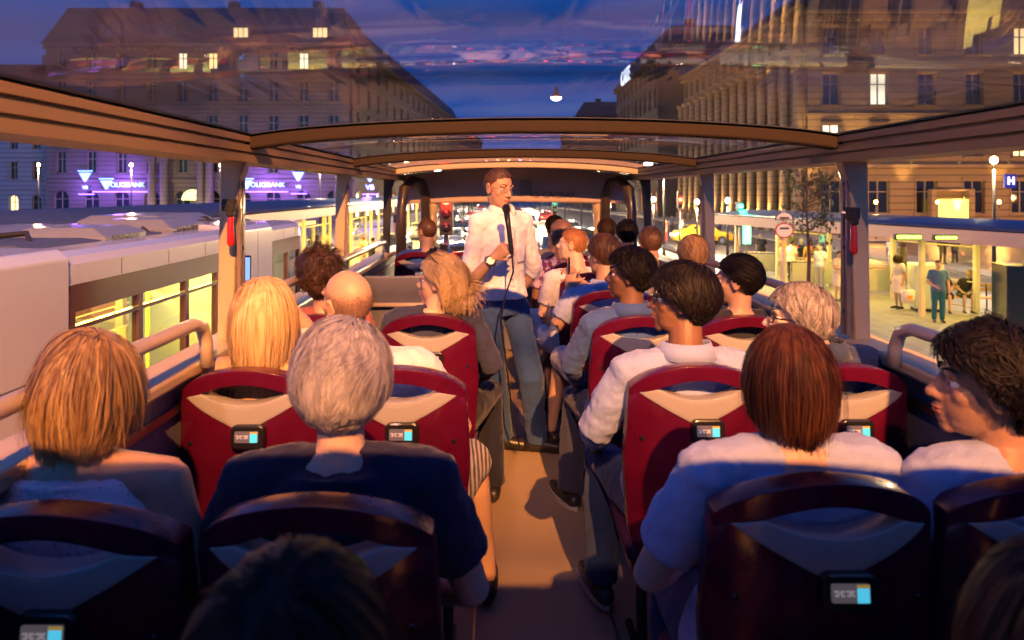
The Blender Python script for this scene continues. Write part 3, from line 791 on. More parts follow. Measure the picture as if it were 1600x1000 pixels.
    for i in range(4):
        for j in range(3):
            z = .775-j*.013; x = -.025+i*.022
            zz = yb(0, z)-.0135
            mb.prism(rr(x, z, .004, .0035 if (i+j)%2 else .0022, .001, 2), zz, zz+.004)
    mb.build('vent_dots', mat('pale print', (.35,.28,.32), .5), root)
    return root
seat0 = make_seat(); ST = tree_of(seat0)
ROW = [1.30, 2.12, 2.96, 3.76, 4.58, 5.40, 6.2]
seats = [
 (.47, .44, 'seat directly behind the camera on the right of the aisle, nearest right one'), (.95, .44, 'nearest window seat behind the camera on the right'),
 (-.50, .44, 'seat directly behind the camera on the left of the aisle, under the dark head'), (-.95, .44, 'nearest window seat behind the camera on the left'),
 (.47, 1.28, 'maroon seat back behind the woman with the auburn bob'), (.93, 1.28, 'maroon seat back cut by the right edge, behind the dark curly haired woman'),
 (-.505, 1.19, 'maroon seat back behind the white haired woman in navy'), (-.96, 1.16, 'maroon seat back behind the blonde woman in a white lace top'),
 (.47, 2.13, 'maroon seat back behind the black haired man in the pale blue shirt'), (.94, 2.13, 'maroon seat back behind the grey haired man in the navy jacket'),
 (-.49, 2.10, 'maroon seat back behind the bald man in the white shirt'), (-.96, 2.08, 'maroon seat back behind the platinum haired woman by the left window'),
 (.47, 2.98, 'maroon seat back behind the man with black hair and a mid blue shirt'), (.94, 2.98, 'maroon seat back behind the woman with a black bun'),
 (-.49, 3.02, 'maroon seat back behind the blonde woman with sunglasses on her head'), (-.96, 3.0, 'seat behind the curly brown haired woman at the left window'),
 (.47, 3.76, 'maroon seat back behind the brown haired man leaning into the aisle'), (.94, 3.76, 'seat behind the woman with a blond ponytail at the right window'),
 (.47, 4.58, 'seat behind the ginger haired man in white'), (.94, 4.58, 'seat behind the brown haired passenger in red at the right window'),
 (.47, 5.40, 'seat behind the shaven headed passenger in a floral top'), (.94, 5.40, 'right window seat second from the windscreen, behind a black haired passenger'),
 (.47, 6.2, 'front aisle seat on the right, behind the black haired passenger in grey'), (.94, 6.2, 'front window seat on the right beside the corner frame'),
 (-.49, 6.2, 'empty front seat on the left of the aisle, half hidden by the standing guide'), (-.92, 6.2, 'front window seat behind the man in the royal blue shirt with a black strap'),
]
for i, (x, y, lb) in enumerate(seats):
    o = seat0 if i == 0 else copy_t(ST)
    o.location = (x, y, 0); o['label'] = lb; o['category'] = 'bus seat'; o['group'] = 'maroon seats of the tour bus'
# emergency hammers on the posts
def hammer(px, py, Y, s, lb):
    p = P(px, py, Y); r = empty('emergency_hammer', p)
    tag(r, lb, 'hammer', 'red emergency hammers on the first pair of posts')
    MB().tube([(0,0,.03), (0,-.005,-.06), (.004*s,-.012,-.115)], [.011,.012,.014], 10, round_end=True).build('handle', mat('red plastic', (.55,.015,.01), .3, coat=.3), r, True)
    mb = MB(); mb.box(-.030, .018, -.02, .02, .0, .045); mb.box(-.012,.012,-.022,.022,-.02,.03); mb.build('head', black, r, bevel=.006)
    MB().tube([(-.032,0,.025), (-.044,0,.025)], [.007,.002], 8).build('steel_tip', mat('steel', (.5,.5,.5), .25, metal=1), r)
hammer(361, 330, 2.47, 1, 'black and red emergency hammer on the left post above the platinum hair')
hammer(1333, 343, 2.47, -1, 'black and red emergency hammer on the right post above the grey haired man')
# ================================================================== PASSENGERS
G = 'passengers of the tour bus'
def XY(px, Y): return P(px, 300, Y).x
short = dict(len=.030, vol=.008, g=.02, curl=.15, lift=.25, n=3500, w=.0016, cap=.4, k=4)
shortm = dict(len=.055, vol=.018, g=.07, curl=.28, lift=.25, n=6000, w=.0017, cap=.5, k=7, mess=.10, tuck=.35)
wh = dict(col=(.62,.62,.66), mat='white cotton'); 
# guide ------------------------------------------------------------
GY = 4.15
gw = P(772, 402, GY-.30); 
person('standing guide in a white shirt and grey blue trousers talking into a microphone', None, (-.15, GY, 0), yaw=-146, pose='stand', scale=1.02,
    head=(6, -10, 0), hoff=(.035,-.01,-.012), sk='tan', hair=dict(short, n=5000, len=.020, vol=.005, crown=(0,.10,.07), rec=.016), hcol='brown', world=True, vox=.005, seed=3,
    top=dict(col=(.76,.78,.86), mat='guide shirt', sleeve='rolled', collar=True, tuck=1, inf=.024, wr=.022, ws=.09),
    bottom=dict(col=(.035,.08,.22), mat='blue trousers', inf=.014, nosole=1), shoes=(.012,.011,.012),
    arms={1: (P(726, 452, GY-.12), gw), -1: ((.06, GY+.22, 1.13), (-.06, GY+.24, .95))},
    hands={1: dict(dir=P(800,380,GY-.36)-gw, n=(.55,.5,.35), curl=1.25)},
    legs={1: ((-.20, GY-.02, .50), (-.14, GY+.10, .095)), -1: ((.03, GY-.08, .50), (.07, GY+.06, .095))}, foot_dir=(-.75,.6,0), lean=(0,.0),
    glasses=dict(col=(.35,.3,.25), metal=1, size=(.023,.014), r=.0011), build=.84)
guide = [o for o in bpy.data.objects if o.name.startswith('person')][-1]
gshirt = [o for o in bpy.data.objects if o.parent == guide and o.name.startswith('shirt')][0]
def applique(name, pts_x, pts_z, m, th=.0025):
    mb = MB(); mb.grid([[V((x, .40, z)) for x in pts_x] for z in pts_z])
    o = mb.build(name, m, gshirt, True, fixn=False)
    k = o.modifiers.new('w', 'SHRINKWRAP'); k.target = gshirt; k.wrap_method = 'PROJECT'; k.use_project_y = True; k.use_project_z = False; k.use_negative_direction = True; k.use_positive_direction = False; k.offset = .003
    k = o.modifiers.new('t', 'SOLIDIFY'); k.thickness = th; k.offset = 0
    return o
gm = _m['cloth guide shirt']
applique('placket', [-.016,-.008,0,.008,.016], [1.06+.36*i/30 for i in range(31)], gm)
applique('chest_pocket', [-.115+.08*i/8 for i in range(9)], [1.20+.10*i/10 for i in range(11)], gm, .004)
for z in (1.10, 1.18, 1.26, 1.34, 1.41): applique('button', [-.005,0,.005], [z-.005,z,z+.005], mat('shirt button', (.35,.33,.32), .3), .005)
watch_c = gw.lerp(P(726, 452, GY-.12), .12)
r = empty('wrist_watch', watch_c); tag(r, 'silver watch with white dial on the wrist of the standing guide', 'watch')
dd = (P(726,452,GY-.12)-gw).normalized(); a = dd.cross(V((0,-1,.2))).normalized(); b_ = a.cross(dd)
MB().tube([a*.036*math.cos(q)+b_*.034*math.sin(q) for q in [2*PI*k/20 for k in range(21)]], .006, 8).build('strap', mat('steel strap', (.5,.48,.45), .3, metal=1), r, True)
nf = V((.05,-.97,.2)).normalized(); fc = nf*.037
u = nf.cross(V((0,0,1))).normalized(); w_ = nf.cross(u)
def disc(c, n, u, w, rad, th, seg=24):
    return MB().loft([[c+(u*math.cos(q)+w*math.sin(q))*rad for q in [2*PI*k/seg for k in range(seg)]], [c+n*th+(u*math.cos(q)+w*math.sin(q))*rad for q in [2*PI*k/seg for k in range(seg)]]])
disc(fc, nf, u, w_, .021, .008).build('case', mat('steel', (.5,.5,.5), .25, metal=1), r)
disc(fc, nf, u, w_, .017, .0095).build('dial', mat('white dial', (.8,.8,.78), .3), r)
# microphone in his hand
m0 = P(791, 326, GY-.33); m1 = P(800, 398, GY-.37)
r = empty('microphone', m0); tag(r, 'black handheld microphone on a cable held to the mouth of the guide', 'microphone')
ax = (m1-m0)
MB().tube([ax*.06, ax*.35, ax*.97, ax*1.0], [.018,.0155,.0125,.010], 14).build('handle', mat('black satin', (.012,.012,.013), .35), r, True)
MB().ell((0,0,.0), (.025,.025,.027), None, 18, 12).build('grille', mat('mic grille', (.05,.05,.055), .4, metal=.8, bump=.8, bscale=900), r, True)
MB().tube([m1-m0, P(802,425,GY-.42)-m0, P(790,460,GY-.42)-m0, P(782,500,GY-.36)-m0, P(790,560,GY-.34)-m0, P(800,640,GY-.3)-m0, P(812,700,GY-.1)-m0], .005, 8).build('cable', black, r, True)

# row zero ----------------------------------------------------------
bob = dict(len=.27, vol=.026, g=.30, curl=.10, lift=.35, n=8500, w=.0019, cap=.7, k=12, cut=-.115, mess=.06, crown=(0,0,.12))
person('woman with an auburn bob in a pale blue top, seen from behind', G, (.475, 1.47, 0), yaw=4, head=(-2,3,0), sk='fair', fem=True, build=1.12,
    hair=dict(bob, len=.27, cut=-.122, vol=.013), hs=.90, hcol='auburn', top=dict(col=(.36,.42,.64), mat='pale blue jersey', sleeve='short', inf=.026, neck=.0, wr=.018), bottom=dict(col=(.05,.06,.12)), vox=.0055, seed=5,
    arms={-1: ((.17,1.52,.76), (.33,1.82,.64)), 1: ((.79,1.50,.78), (.63,1.78,.66))}, world=True, cvox=.0075)
person('woman with short dark curly hair looking left beside the right edge, pale blue top', G, (.93, 1.45, 0), yaw=10, head=(60,4,0), hoff=(-.03,.0,-.02), sk='olive', fem=True,
    hair=dict(len=.08, vol=.036, g=.10, curl=.6, lift=.15, follow=.6, n=9500, tuck=.4, w=.0017, cap=.6, k=11, mess=.15, crown=(0,-.03,.11)), hcol='black', top=dict(col=(.34,.40,.62), mat='pale blue knit', sleeve='short', inf=.022, neck=.15), bottom=dict(col=(.04,.04,.06)), vox=.0048, seed=6, build=1.05)
person('woman with tousled white hair in a navy top, seen from behind', G, (-.505, 1.42, 0), yaw=2, head=(3,4,0), hoff=(0,0,-.005), sk='fair', fem=True, build=1.12,
    hair=dict(len=.085, vol=.032, g=.10, curl=.36, lift=.22, n=15000, w=.0014, cap=.4, k=10, mess=.12, follow=.68, crown=(.03,.02,.12)), hcol='white', top=dict(col=(.018,.018,.05), mat='navy jersey', sleeve='short', inf=.024, neck=.4), bottom=dict(col=(.03,.03,.05)), vox=.0055, seed=7,
    glasses=dict(col=(.3,.3,.3), metal=1))
person('blonde woman with a chin length bob in a white lace sleeveless top', G, (-1.06, 1.42, 0), yaw=-2, hs=.95, head=(8,2,4), hoff=(.01,0,-.01), sk='tan', fem=True, build=1.1,
    hair=dict(bob, n=9500, vol=.016, cut=-.115, crown=(.03,.0,.12), curl=.26), hcol='blonde', top=dict(col=(.78,.72,.80), mat='white lace', kind='lace', sleeve='none', inf=.020, neck=.1), bottom=dict(col=(.1,.1,.14)), vox=.0055, seed=8,
    arms={1: ((.27,-.03,.80), (.2,.2,.66))})
# row behind the camera edge ---------------------------------------
person('dark haired passenger closest to the camera, only the crown of the head at the bottom', G, (-.36, .56, 0), yaw=0, head=(0,0,0), hoff=(.0,.03,-.055), sk='olive', hair=dict(len=.10, vol=.018, g=.1, curl=.2, lift=.1, n=7000, w=.0018, k=8), hcol='black',
    top=dict(col=(.02,.02,.03), mat='black tee', sleeve='short'), bottom=dict(col=(.03,.03,.04)), vox=.009, seed=9)
person('brown haired passenger at the bottom right corner close to the camera', G, (.42, .66, 0), yaw=0, head=(0,0,0), hoff=(.03,.02,-.10), sk='fair', hair=dict(bob, n=6000), hcol='auburn',
    top=dict(col=(.05,.02,.02), mat='brown tee', sleeve='short'), bottom=dict(col=(.03,.03,.04)), vox=.009, seed=10)
# row one -----------------------------------------------------------
person('young man with thick black hair and glasses in a pale blue shirt, right aisle', G, (.475, 2.31, 0), yaw=8, head=(66,3,0), hoff=(.0,.02,.025), sk='brown', build=1.05,
    hair=dict(shortm, len=.075, vol=.030, n=9000, curl=.40, follow=.7), hcol='black', top=dict(col=(.27,.34,.58), mat='pale blue shirt', sleeve='rolled', collar=True, inf=.026, wr=.02), bottom=dict(col=(.035,.06,.13), mat='blue jeans'), shoes=(.02,.025,.05), vox=.0055, seed=12,
    glasses=dict(col=(.02,.02,.02), size=(.022,.016)), world=True, arms={-1: ((.17,2.36,.80), (.22,2.66,.62)), 1: ((.74,2.36,.79), (.60,2.6,.64))},
    legs={-1: ((.25,2.72,.56), (.235,2.66,.11)), 1: ((.60,2.76,.55), (.58,2.74,.10))}, foot_dir=(-.1,1,0))
person('grey haired man in dark glasses and a navy jacket at the right window', G, (.94, 2.33, 0), yaw=12, head=(64,6,0), hoff=(-.065,.0,-.04), sk='fair', build=1.12,
    hair=dict(shortm, n=5500, len=.05, vol=.022), hcol='grey', top=dict(col=(.03,.045,.10), mat='navy jacket', sleeve='long', collar=True, inf=.032), bottom=dict(col=(.03,.03,.05)), vox=.0055, seed=13,
    glasses=dict(col=(.01,.01,.01), size=(.026,.016), r=.0028))
ph = P(378, 428, 2.75)
person('woman with long platinum hair holding up a phone at the left window', G, (-.97, 2.28, 0), yaw=4, head=(-4,0,0), hoff=(0,0,-.02), sk='tan', fem=True,
    hair=dict(len=.40, vol=.026, g=.45, curl=.05, lift=.2, n=8000, w=.002, cap=.75, k=13, cut=-.24, mess=.04, crown=(0,-.02,.12)), hcol='platinum', top=dict(col=(.10,.05,.03), mat='brown strap top', sleeve='none', neck=-.0), bottom=dict(col=(.1,.1,.1)), vox=.006, seed=14, world=True,
    arms={-1: ((-1.13,2.5,.98), ph+V((-.01,-.03,-.14)))}, hands={-1: dict(dir=(.0,.1,1), n=(0.3,1,0), curl=.9)})
r = empty('smartphone', ph, R(5)); tag(r, 'smartphone with a bright blue screen held up beside the left post', 'phone')
MB().box(-.037,.037,-.004,.004,-.075,.075).build('case', mat('black gloss plastic', (.012,.012,.014), .25), r, bevel=.004)
MB().box(-.033,.033,-.0055,-.004,-.068,.068).build('screen', mat('blue phone screen', (.1,.2,.5), .2, em=1.6, emc=(.22,.38,1.0)), r)
person('bald man in a white shirt leaning left and resting an arm on the window rail', G, (-.52, 2.30, 0), yaw=6, head=(44,10,-8), hoff=(-.02,.02,.02), lean=(-.14,.03), sk='tan', build=1.14,
    hair=dict(len=.006, vol=.002, g=0, curl=.05, lift=.3, n=9000, w=.0006, cap=.3, k=3, bald=1, nocap=1), hcol='stubble', top=dict(wh, sleeve='short', collar=True, inf=.03, wr=.022, ws=.1), bottom=dict(col=(.42,.38,.34), mat='striped shorts', kind='stripe', len='short', nosole=1), shoes=(.02,.015,.012), vox=.0055, seed=15, world=True,
    arms={-1: ((-.88,2.52,1.10), (-1.06,2.68,1.22)), 1: ((-.30,2.42,.78), (-.40,2.66,.64))}, legs={1: ((-.27,2.72,.56), (-.215,2.70,.095)), -1: ((-.62,2.74,.55), (-.6,2.74,.1))}, foot_dir=(.15,1,0))
# row two -----------------------------------------------------------
person('blonde woman in profile with sunglasses pushed up on her hair', G, (-.48, 3.18, 0), yaw=10, head=(66,2,0), hoff=(.03,.0,-.02), sk='fair', fem=True, build=1.08,
    hair=dict(len=.22, vol=.024, g=.22, curl=.35, lift=.15, n=9000, w=.0018, cap=.6, k=12, mess=.08, crown=(0,.10,.08), tuck=.2, cut=-.13), hcol='platinum', top=dict(col=(.035,.04,.085), mat='dark navy top', sleeve='long', inf=.026), bottom=dict(col=(.012,.014,.03), mat='black trousers', nosole=1), vox=.0055, seed=16,
    glasses=dict(col=(.05,.02,.015), up=1, size=(.027,.021), r=.0028, lens=mat('dark lens', (.02,.012,.01), .1)), world=True,
    arms={1: ((-.20,3.24,.80), (-.30,3.5,.66)), -1: ((-.74,3.22,.80), (-.6,3.48,.66))}, legs={1: ((-.22,3.58,.56), (-.20,3.56,.10)), -1: ((-.58,3.6,.55), (-.56,3.6,.1))})
person('curly brown haired woman at the left window in front of the bald man', G, (-1.0, 3.2, 0), yaw=14, head=(20,8,-6), hoff=(-.02,0,-.01), sk='tan', fem=True,
    hair=dict(len=.10, vol=.030, g=.06, follow=.4, curl=.95, lift=.3, n=7000, w=.002, cap=.6, k=11, mess=.15), hcol='brown', top=dict(col=(.35,.12,.10), mat='rust top', sleeve='short'), bottom=dict(col=(.05,.05,.08)), vox=.007, seed=17)
person('man with wavy black hair and a mid blue shirt in profile on the right aisle', G, (.45, 3.14, 0), yaw=14, head=(60,2,0), hoff=(0,.0,.015), sk='brown',
    hair=dict(shortm, len=.05, vol=.028, curl=.6), hcol='black', top=dict(col=(.05,.10,.30), mat='mid blue shirt', sleeve='long', collar=True, inf=.026), bottom=dict(col=(.03,.035,.07)), shoes=(.015,.015,.02), vox=.006, seed=18, world=True,
    arms={-1: ((.18,3.22,.80), (.25,3.5,.64)), 1: ((.70,3.2,.8), (.6,3.46,.66))}, legs={-1: ((.24,3.55,.55), (.20,3.50,.095)), 1: ((.58,3.6,.55), (.58,3.58,.1))})
person('woman with smooth black hair in a low bun at the right window', G, (.95, 3.12, 0), yaw=10, head=(52,-2,0), hoff=(0,0,-.01), sk='tan', fem=True,
    hair=dict(len=.10, vol=.012, g=.0, curl=.04, lift=.02, n=4000, w=.002, cap=.8, k=8, mess=.02, crown=(0,.09,.08)), hcol='black', top=dict(col=(.02,.02,.03), mat='black tee', sleeve='short'), bottom=dict(col=(.03,.03,.05)), vox=.006, seed=19)
# row three ---------------------------------------------------------
hx = P(884, 432, 3.95)
person('brown haired man in a pale blue shirt with his hands raised into the aisle', G, (.47, 3.98, 0), yaw=16, head=(26,-2,0), hoff=(.0,.03,.03), sk='tan', build=1.1,
    hair=dict(shortm, n=3500), hcol='brown', top=dict(col=(.34,.42,.66), mat='light blue shirt', sleeve='short', collar=True, inf=.028, wr=.02), bottom=dict(col=(.6,.6,.62), mat='white shorts', len='short', nosole=1), shoes=(.03,.02,.02), vox=.006, seed=20, world=True,
    arms={-1: ((.16,3.92,.84), hx+V((.02,-.02,-.08))), 1: ((.56,4.2,.90), hx+V((.09,.08,-.04)))}, hands={-1: dict(dir=(.1,.2,1), n=(.6,.6,0), curl=1.0), 1: dict(dir=(-.6,-.1,.7), n=(-.5,.4,0), curl=.9)},
    legs={-1: ((.24,4.4,.55), (.17,4.36,.10)), 1: ((.58,4.42,.55), (.56,4.4,.1))})
r = empty('phone_stick', hx+V((.02,.03,0))); tag(r, 'slim dark phone held upright in the raised hands beside the guide', 'phone')
MB().box(-.006,.006,-.03,.03,-.03,.11).build('case', mat('black gloss plastic', (.012,.012,.014), .25), r, bevel=.003)
person('woman with a blond ponytail at the right window between the posts', G, (.98, 4.02, 0), yaw=0, head=(-6,0,0), hoff=(.02,0,.02), sk='fair', fem=True,
    hair=dict(len=.10, vol=.016, g=.03, curl=.08, lift=.1, n=3500, w=.0024, cap=.8, k=7, crown=(0,.09,.08)), hcol='blonde', top=dict(col=(.3,.1,.08), mat='rust top', sleeve='short'), bottom=dict(col=(.05,.05,.08)), vox=.008, seed=21)
# further rows ------------------------------------------------------
person('man with cropped ginger hair in a white tee shirt and a hearing aid', G, (.40, 4.78, 0), yaw=16, head=(58,6,0), hoff=(-.03,.02,.03), sk='fair', build=1.05,
    hair=dict(short, len=.02), hcol='ginger', top=dict(wh, sleeve='short', inf=.024), bottom=dict(col=(.5,.5,.52), mat='white shorts', len='short', nosole=1), vox=.007, seed=22)
person('brown haired passenger in red at the right window, fifth row', G, (.92, 4.82, 0), head=(10,0,0), sk='tan', hair=dict(short, n=1800, w=.003), hcol='brown', top=dict(col=(.5,.03,.02), mat='red tee', sleeve='short'), bottom=dict(col=(.03,.03,.05)), vox=.009, seed=23, hoff=(0,0,.04))
person('shaven headed passenger in a purple floral top, legs turned to the aisle', G, (.36, 5.6, 0), yaw=30, head=(10,0,0), hoff=(.0,0,.06), sk='brown', hair=dict(short, len=.012, vol=.005, n=1500), hcol='stubble',
    top=dict(col=(.4,.3,.42), mat='floral', kind='floral', sleeve='short'), bottom=dict(col=(.7,.68,.7), mat='white skirt', len='skirt', nosole=1), shoes=(.05,.02,.02), vox=.008, seed=24, world=True,
    legs={-1: ((.06,5.30,.58), (.10,5.12,.10)), 1: ((.20,5.26,.57), (.20,5.05,.10))}, foot_dir=(-.2,-1,0))
person('black haired passenger at the right window, second row from the windscreen', G, (.90, 5.58, 0), head=(0,0,0), sk='tan', hair=dict(short, n=1800, w=.003, vol=.02), hcol='black', top=dict(col=(.03,.03,.05), mat='black tee', sleeve='short'), bottom=dict(col=(.03,.03,.05)), vox=.009, seed=25, hoff=(0,0,.05))
person('black haired passenger in a grey jacket in the front right aisle seat', G, (.36, 6.36, 0), head=(20,0,0), sk='brown', hair=dict(short, n=1800, w=.003, vol=.016), hcol='black', top=dict(col=(.20,.18,.17), mat='grey jacket', sleeve='long', inf=.03), bottom=dict(col=(.03,.03,.05)), vox=.009, seed=26, hoff=(0,0,.06))
person('dark haired passenger framed by the front right corner window', G, (.86, 6.36, 0), head=(-10,0,0), sk='tan', hair=dict(short, n=1800, w=.003, vol=.02), hcol='dark', top=dict(col=(.08,.08,.10), mat='charcoal tee', sleeve='short'), bottom=dict(col=(.03,.03,.05)), vox=.009, seed=27, hoff=(0,0,.03))
cp = P(624, 345, 6.55)
person('man in a royal blue shirt at the front left window raising a camera', G, (-.85, 6.36, 0), yaw=14, head=(36,0,0), hoff=(0,0,.03), sk='tan', build=1.12, hair=dict(short, len=.014, vol=.006, n=2500, w=.002), hcol='brown',
    top=dict(col=(.025,.07,.30), mat='royal blue', sleeve='short', inf=.03), bottom=dict(col=(.03,.03,.05)), vox=.007, seed=28, glasses=dict(col=(.02,.02,.02)), world=True,
    arms={-1: ((-1.08,6.42,1.0), cp+V((-.02,-.02,-.12))), 1: ((-.60,6.42,.80), (-.7,6.7,.68))}, hands={-1: dict(dir=(0,.1,1), n=(.3,1,0), curl=.8)})
r = empty('shoulder_strap', (-.85, 6.36, 0)); tag(r, 'black camera strap across the back of the man in royal blue', 'strap')
MB().grid([[V((.13,-.03,1.14)), V((.20,-.03,1.13))], [V((.13,-.115,1.09)), V((.20,-.11,1.08))], [V((.17,-.185,.95)), V((.235,-.175,.95))], [V((.18,-.2,.8)), V((.25,-.19,.8))]]).build('webbing', black, r).modifiers.new('s', 'SOLIDIFY').thickness = .004
r = empty('camera', cp+V((0,.02,.02))); tag(r, 'small black camera held up in the front left window', 'camera')
MB().box(-.06,.06,-.025,.025,-.04,.04).build('body', mat('black satin', (.012,.012,.013), .35), r, bevel=.008)
MB().tube([(0,.02,0), (0,.08,0)], [.032,.030], 16).build('lens', black, r, True)
# reading tablet / cable details
for (x, y, z, lb) in ((.95,2.09,.80,'thin white earphone cable hanging below the device on the seat behind the navy jacket'),):
    r = empty('earphone_cable', (x, y, z)); tag(r, lb, 'cable')
    MB().tube([(.0,-.01,.06), (.002,-.02,.02), (.006,-.025,-.03), (.004,-.02,-.10), (.01,-.01,-.18)], .0022, 6).build('wire', mat('white cable', (.7,.66,.7), .4), r, True)
# ================================================================== OUTSIDE
asphalt = mat('asphalt', (.085,.08,.082), .38, var=.35, vscale=.35, bump=.3, bscale=40, spec=.6)
mb = MB(); mb.grid([[V((x, y, STREET)) for x in (-900,900)] for y in (-300,1500)]); struct(mb.build('ground', asphalt))
pave = mat('paving', (.30,.28,.24), .55, var=.25, vscale=1.2, bump=.25, bscale=30)
def slab(name, outline, z0, z1, m=pave, st=True):
    o = MB().loft([[V((x, y, z0)) for x, y in outline], [V((x, y, z1)) for x, y in outline]]).build(name, m)
    if st: struct(o)
    return o
slab('platform_pavement', [(3.2,4), (19.5,4), (19.5,20), (9.8,52), (3.2,52)], STREET, STREET+.14)
slab('platform_pavement', [(-13,10), (-5.6,10), (-5.0,75), (-13,75)], STREET, STREET+.14)
slab('pavement', [(-18,75), (-11.5,75), (-6,190), (-12,190)], STREET, STREET+.13)
slab('pavement', [(22,20), (27,58), (27,100), (12,190), (10,190), (22,100)], STREET, STREET+.13)
slab('pavement', [(27,52), (80,52), (80,60), (27,60)], STREET, STREET+.13)
white = mat('road marking paint', (.62,.62,.60), .5, var=.15)
mb = MB()
for k in range(14): mb.box(-1.85, -1.72, 12+k*9, 16+k*9, STREET+.004, STREET+.006)
for k in range(14): mb.box(1.9, 2.03, 12+k*9, 16+k*9, STREET+.004, STREET+.006)
for k in range(9): mb.box(-4.4+k*.85, -4.0+k*.85, 24, 28, STREET+.004, STREET+.006)
struct(mb.build('road_markings', white))
mb = MB()
for x in (-4.6,-3.2,21.2,22.7): mb.box(x-.03, x+.03, -10, 240, STREET+.003, STREET+.009)
struct(mb.build('tram_rails', mat('rail steel', (.35,.33,.32), .25, metal=1)))
# --- paving joint lines on the platform are a part of the material: add brick bump
nt = pave.node_tree; N = nt.nodes; L = nt.links
bk = N.new('ShaderNodeTexBrick'); bk.inputs['Scale'].default_value = 1.0; bk.inputs['Mortar Size'].default_value = .012; bk.offset = .0
bk.inputs['Color1'].default_value = (.33,.31,.27,1); bk.inputs['Color2'].default_value = (.27,.25,.22,1); bk.inputs['Mortar'].default_value = (.13,.12,.11,1)
tc = N.new('ShaderNodeTexCoord'); L.new(tc.outputs['Object'], bk.inputs['Vector']); L.new(bk.outputs['Color'], N['Principled BSDF'].inputs['Base Color'])

dglass = mat('dark window glass', (.012,.014,.02), .06, spec=.8)
litw = mat('lit window warm', (.8,.6,.3), .5, em=2.6, emc=(1.0,.66,.24))
shopw = [mat('shop light %d' % k, (.8,.7,.5), .5, em=e, emc=c) for k, (e, c) in enumerate(((14,(1,.6,.22)),(9,(1,.85,.5)),(16,(.7,.6,1)),(7,(1,.25,.1)),(18,(1,.78,.3))))]
litc = mat('lit window pale', (.8,.8,.6), .5, em=2.0, emc=(1.0,.92,.6))
frm = mat('window frame paint', (.16,.13,.11), .6)

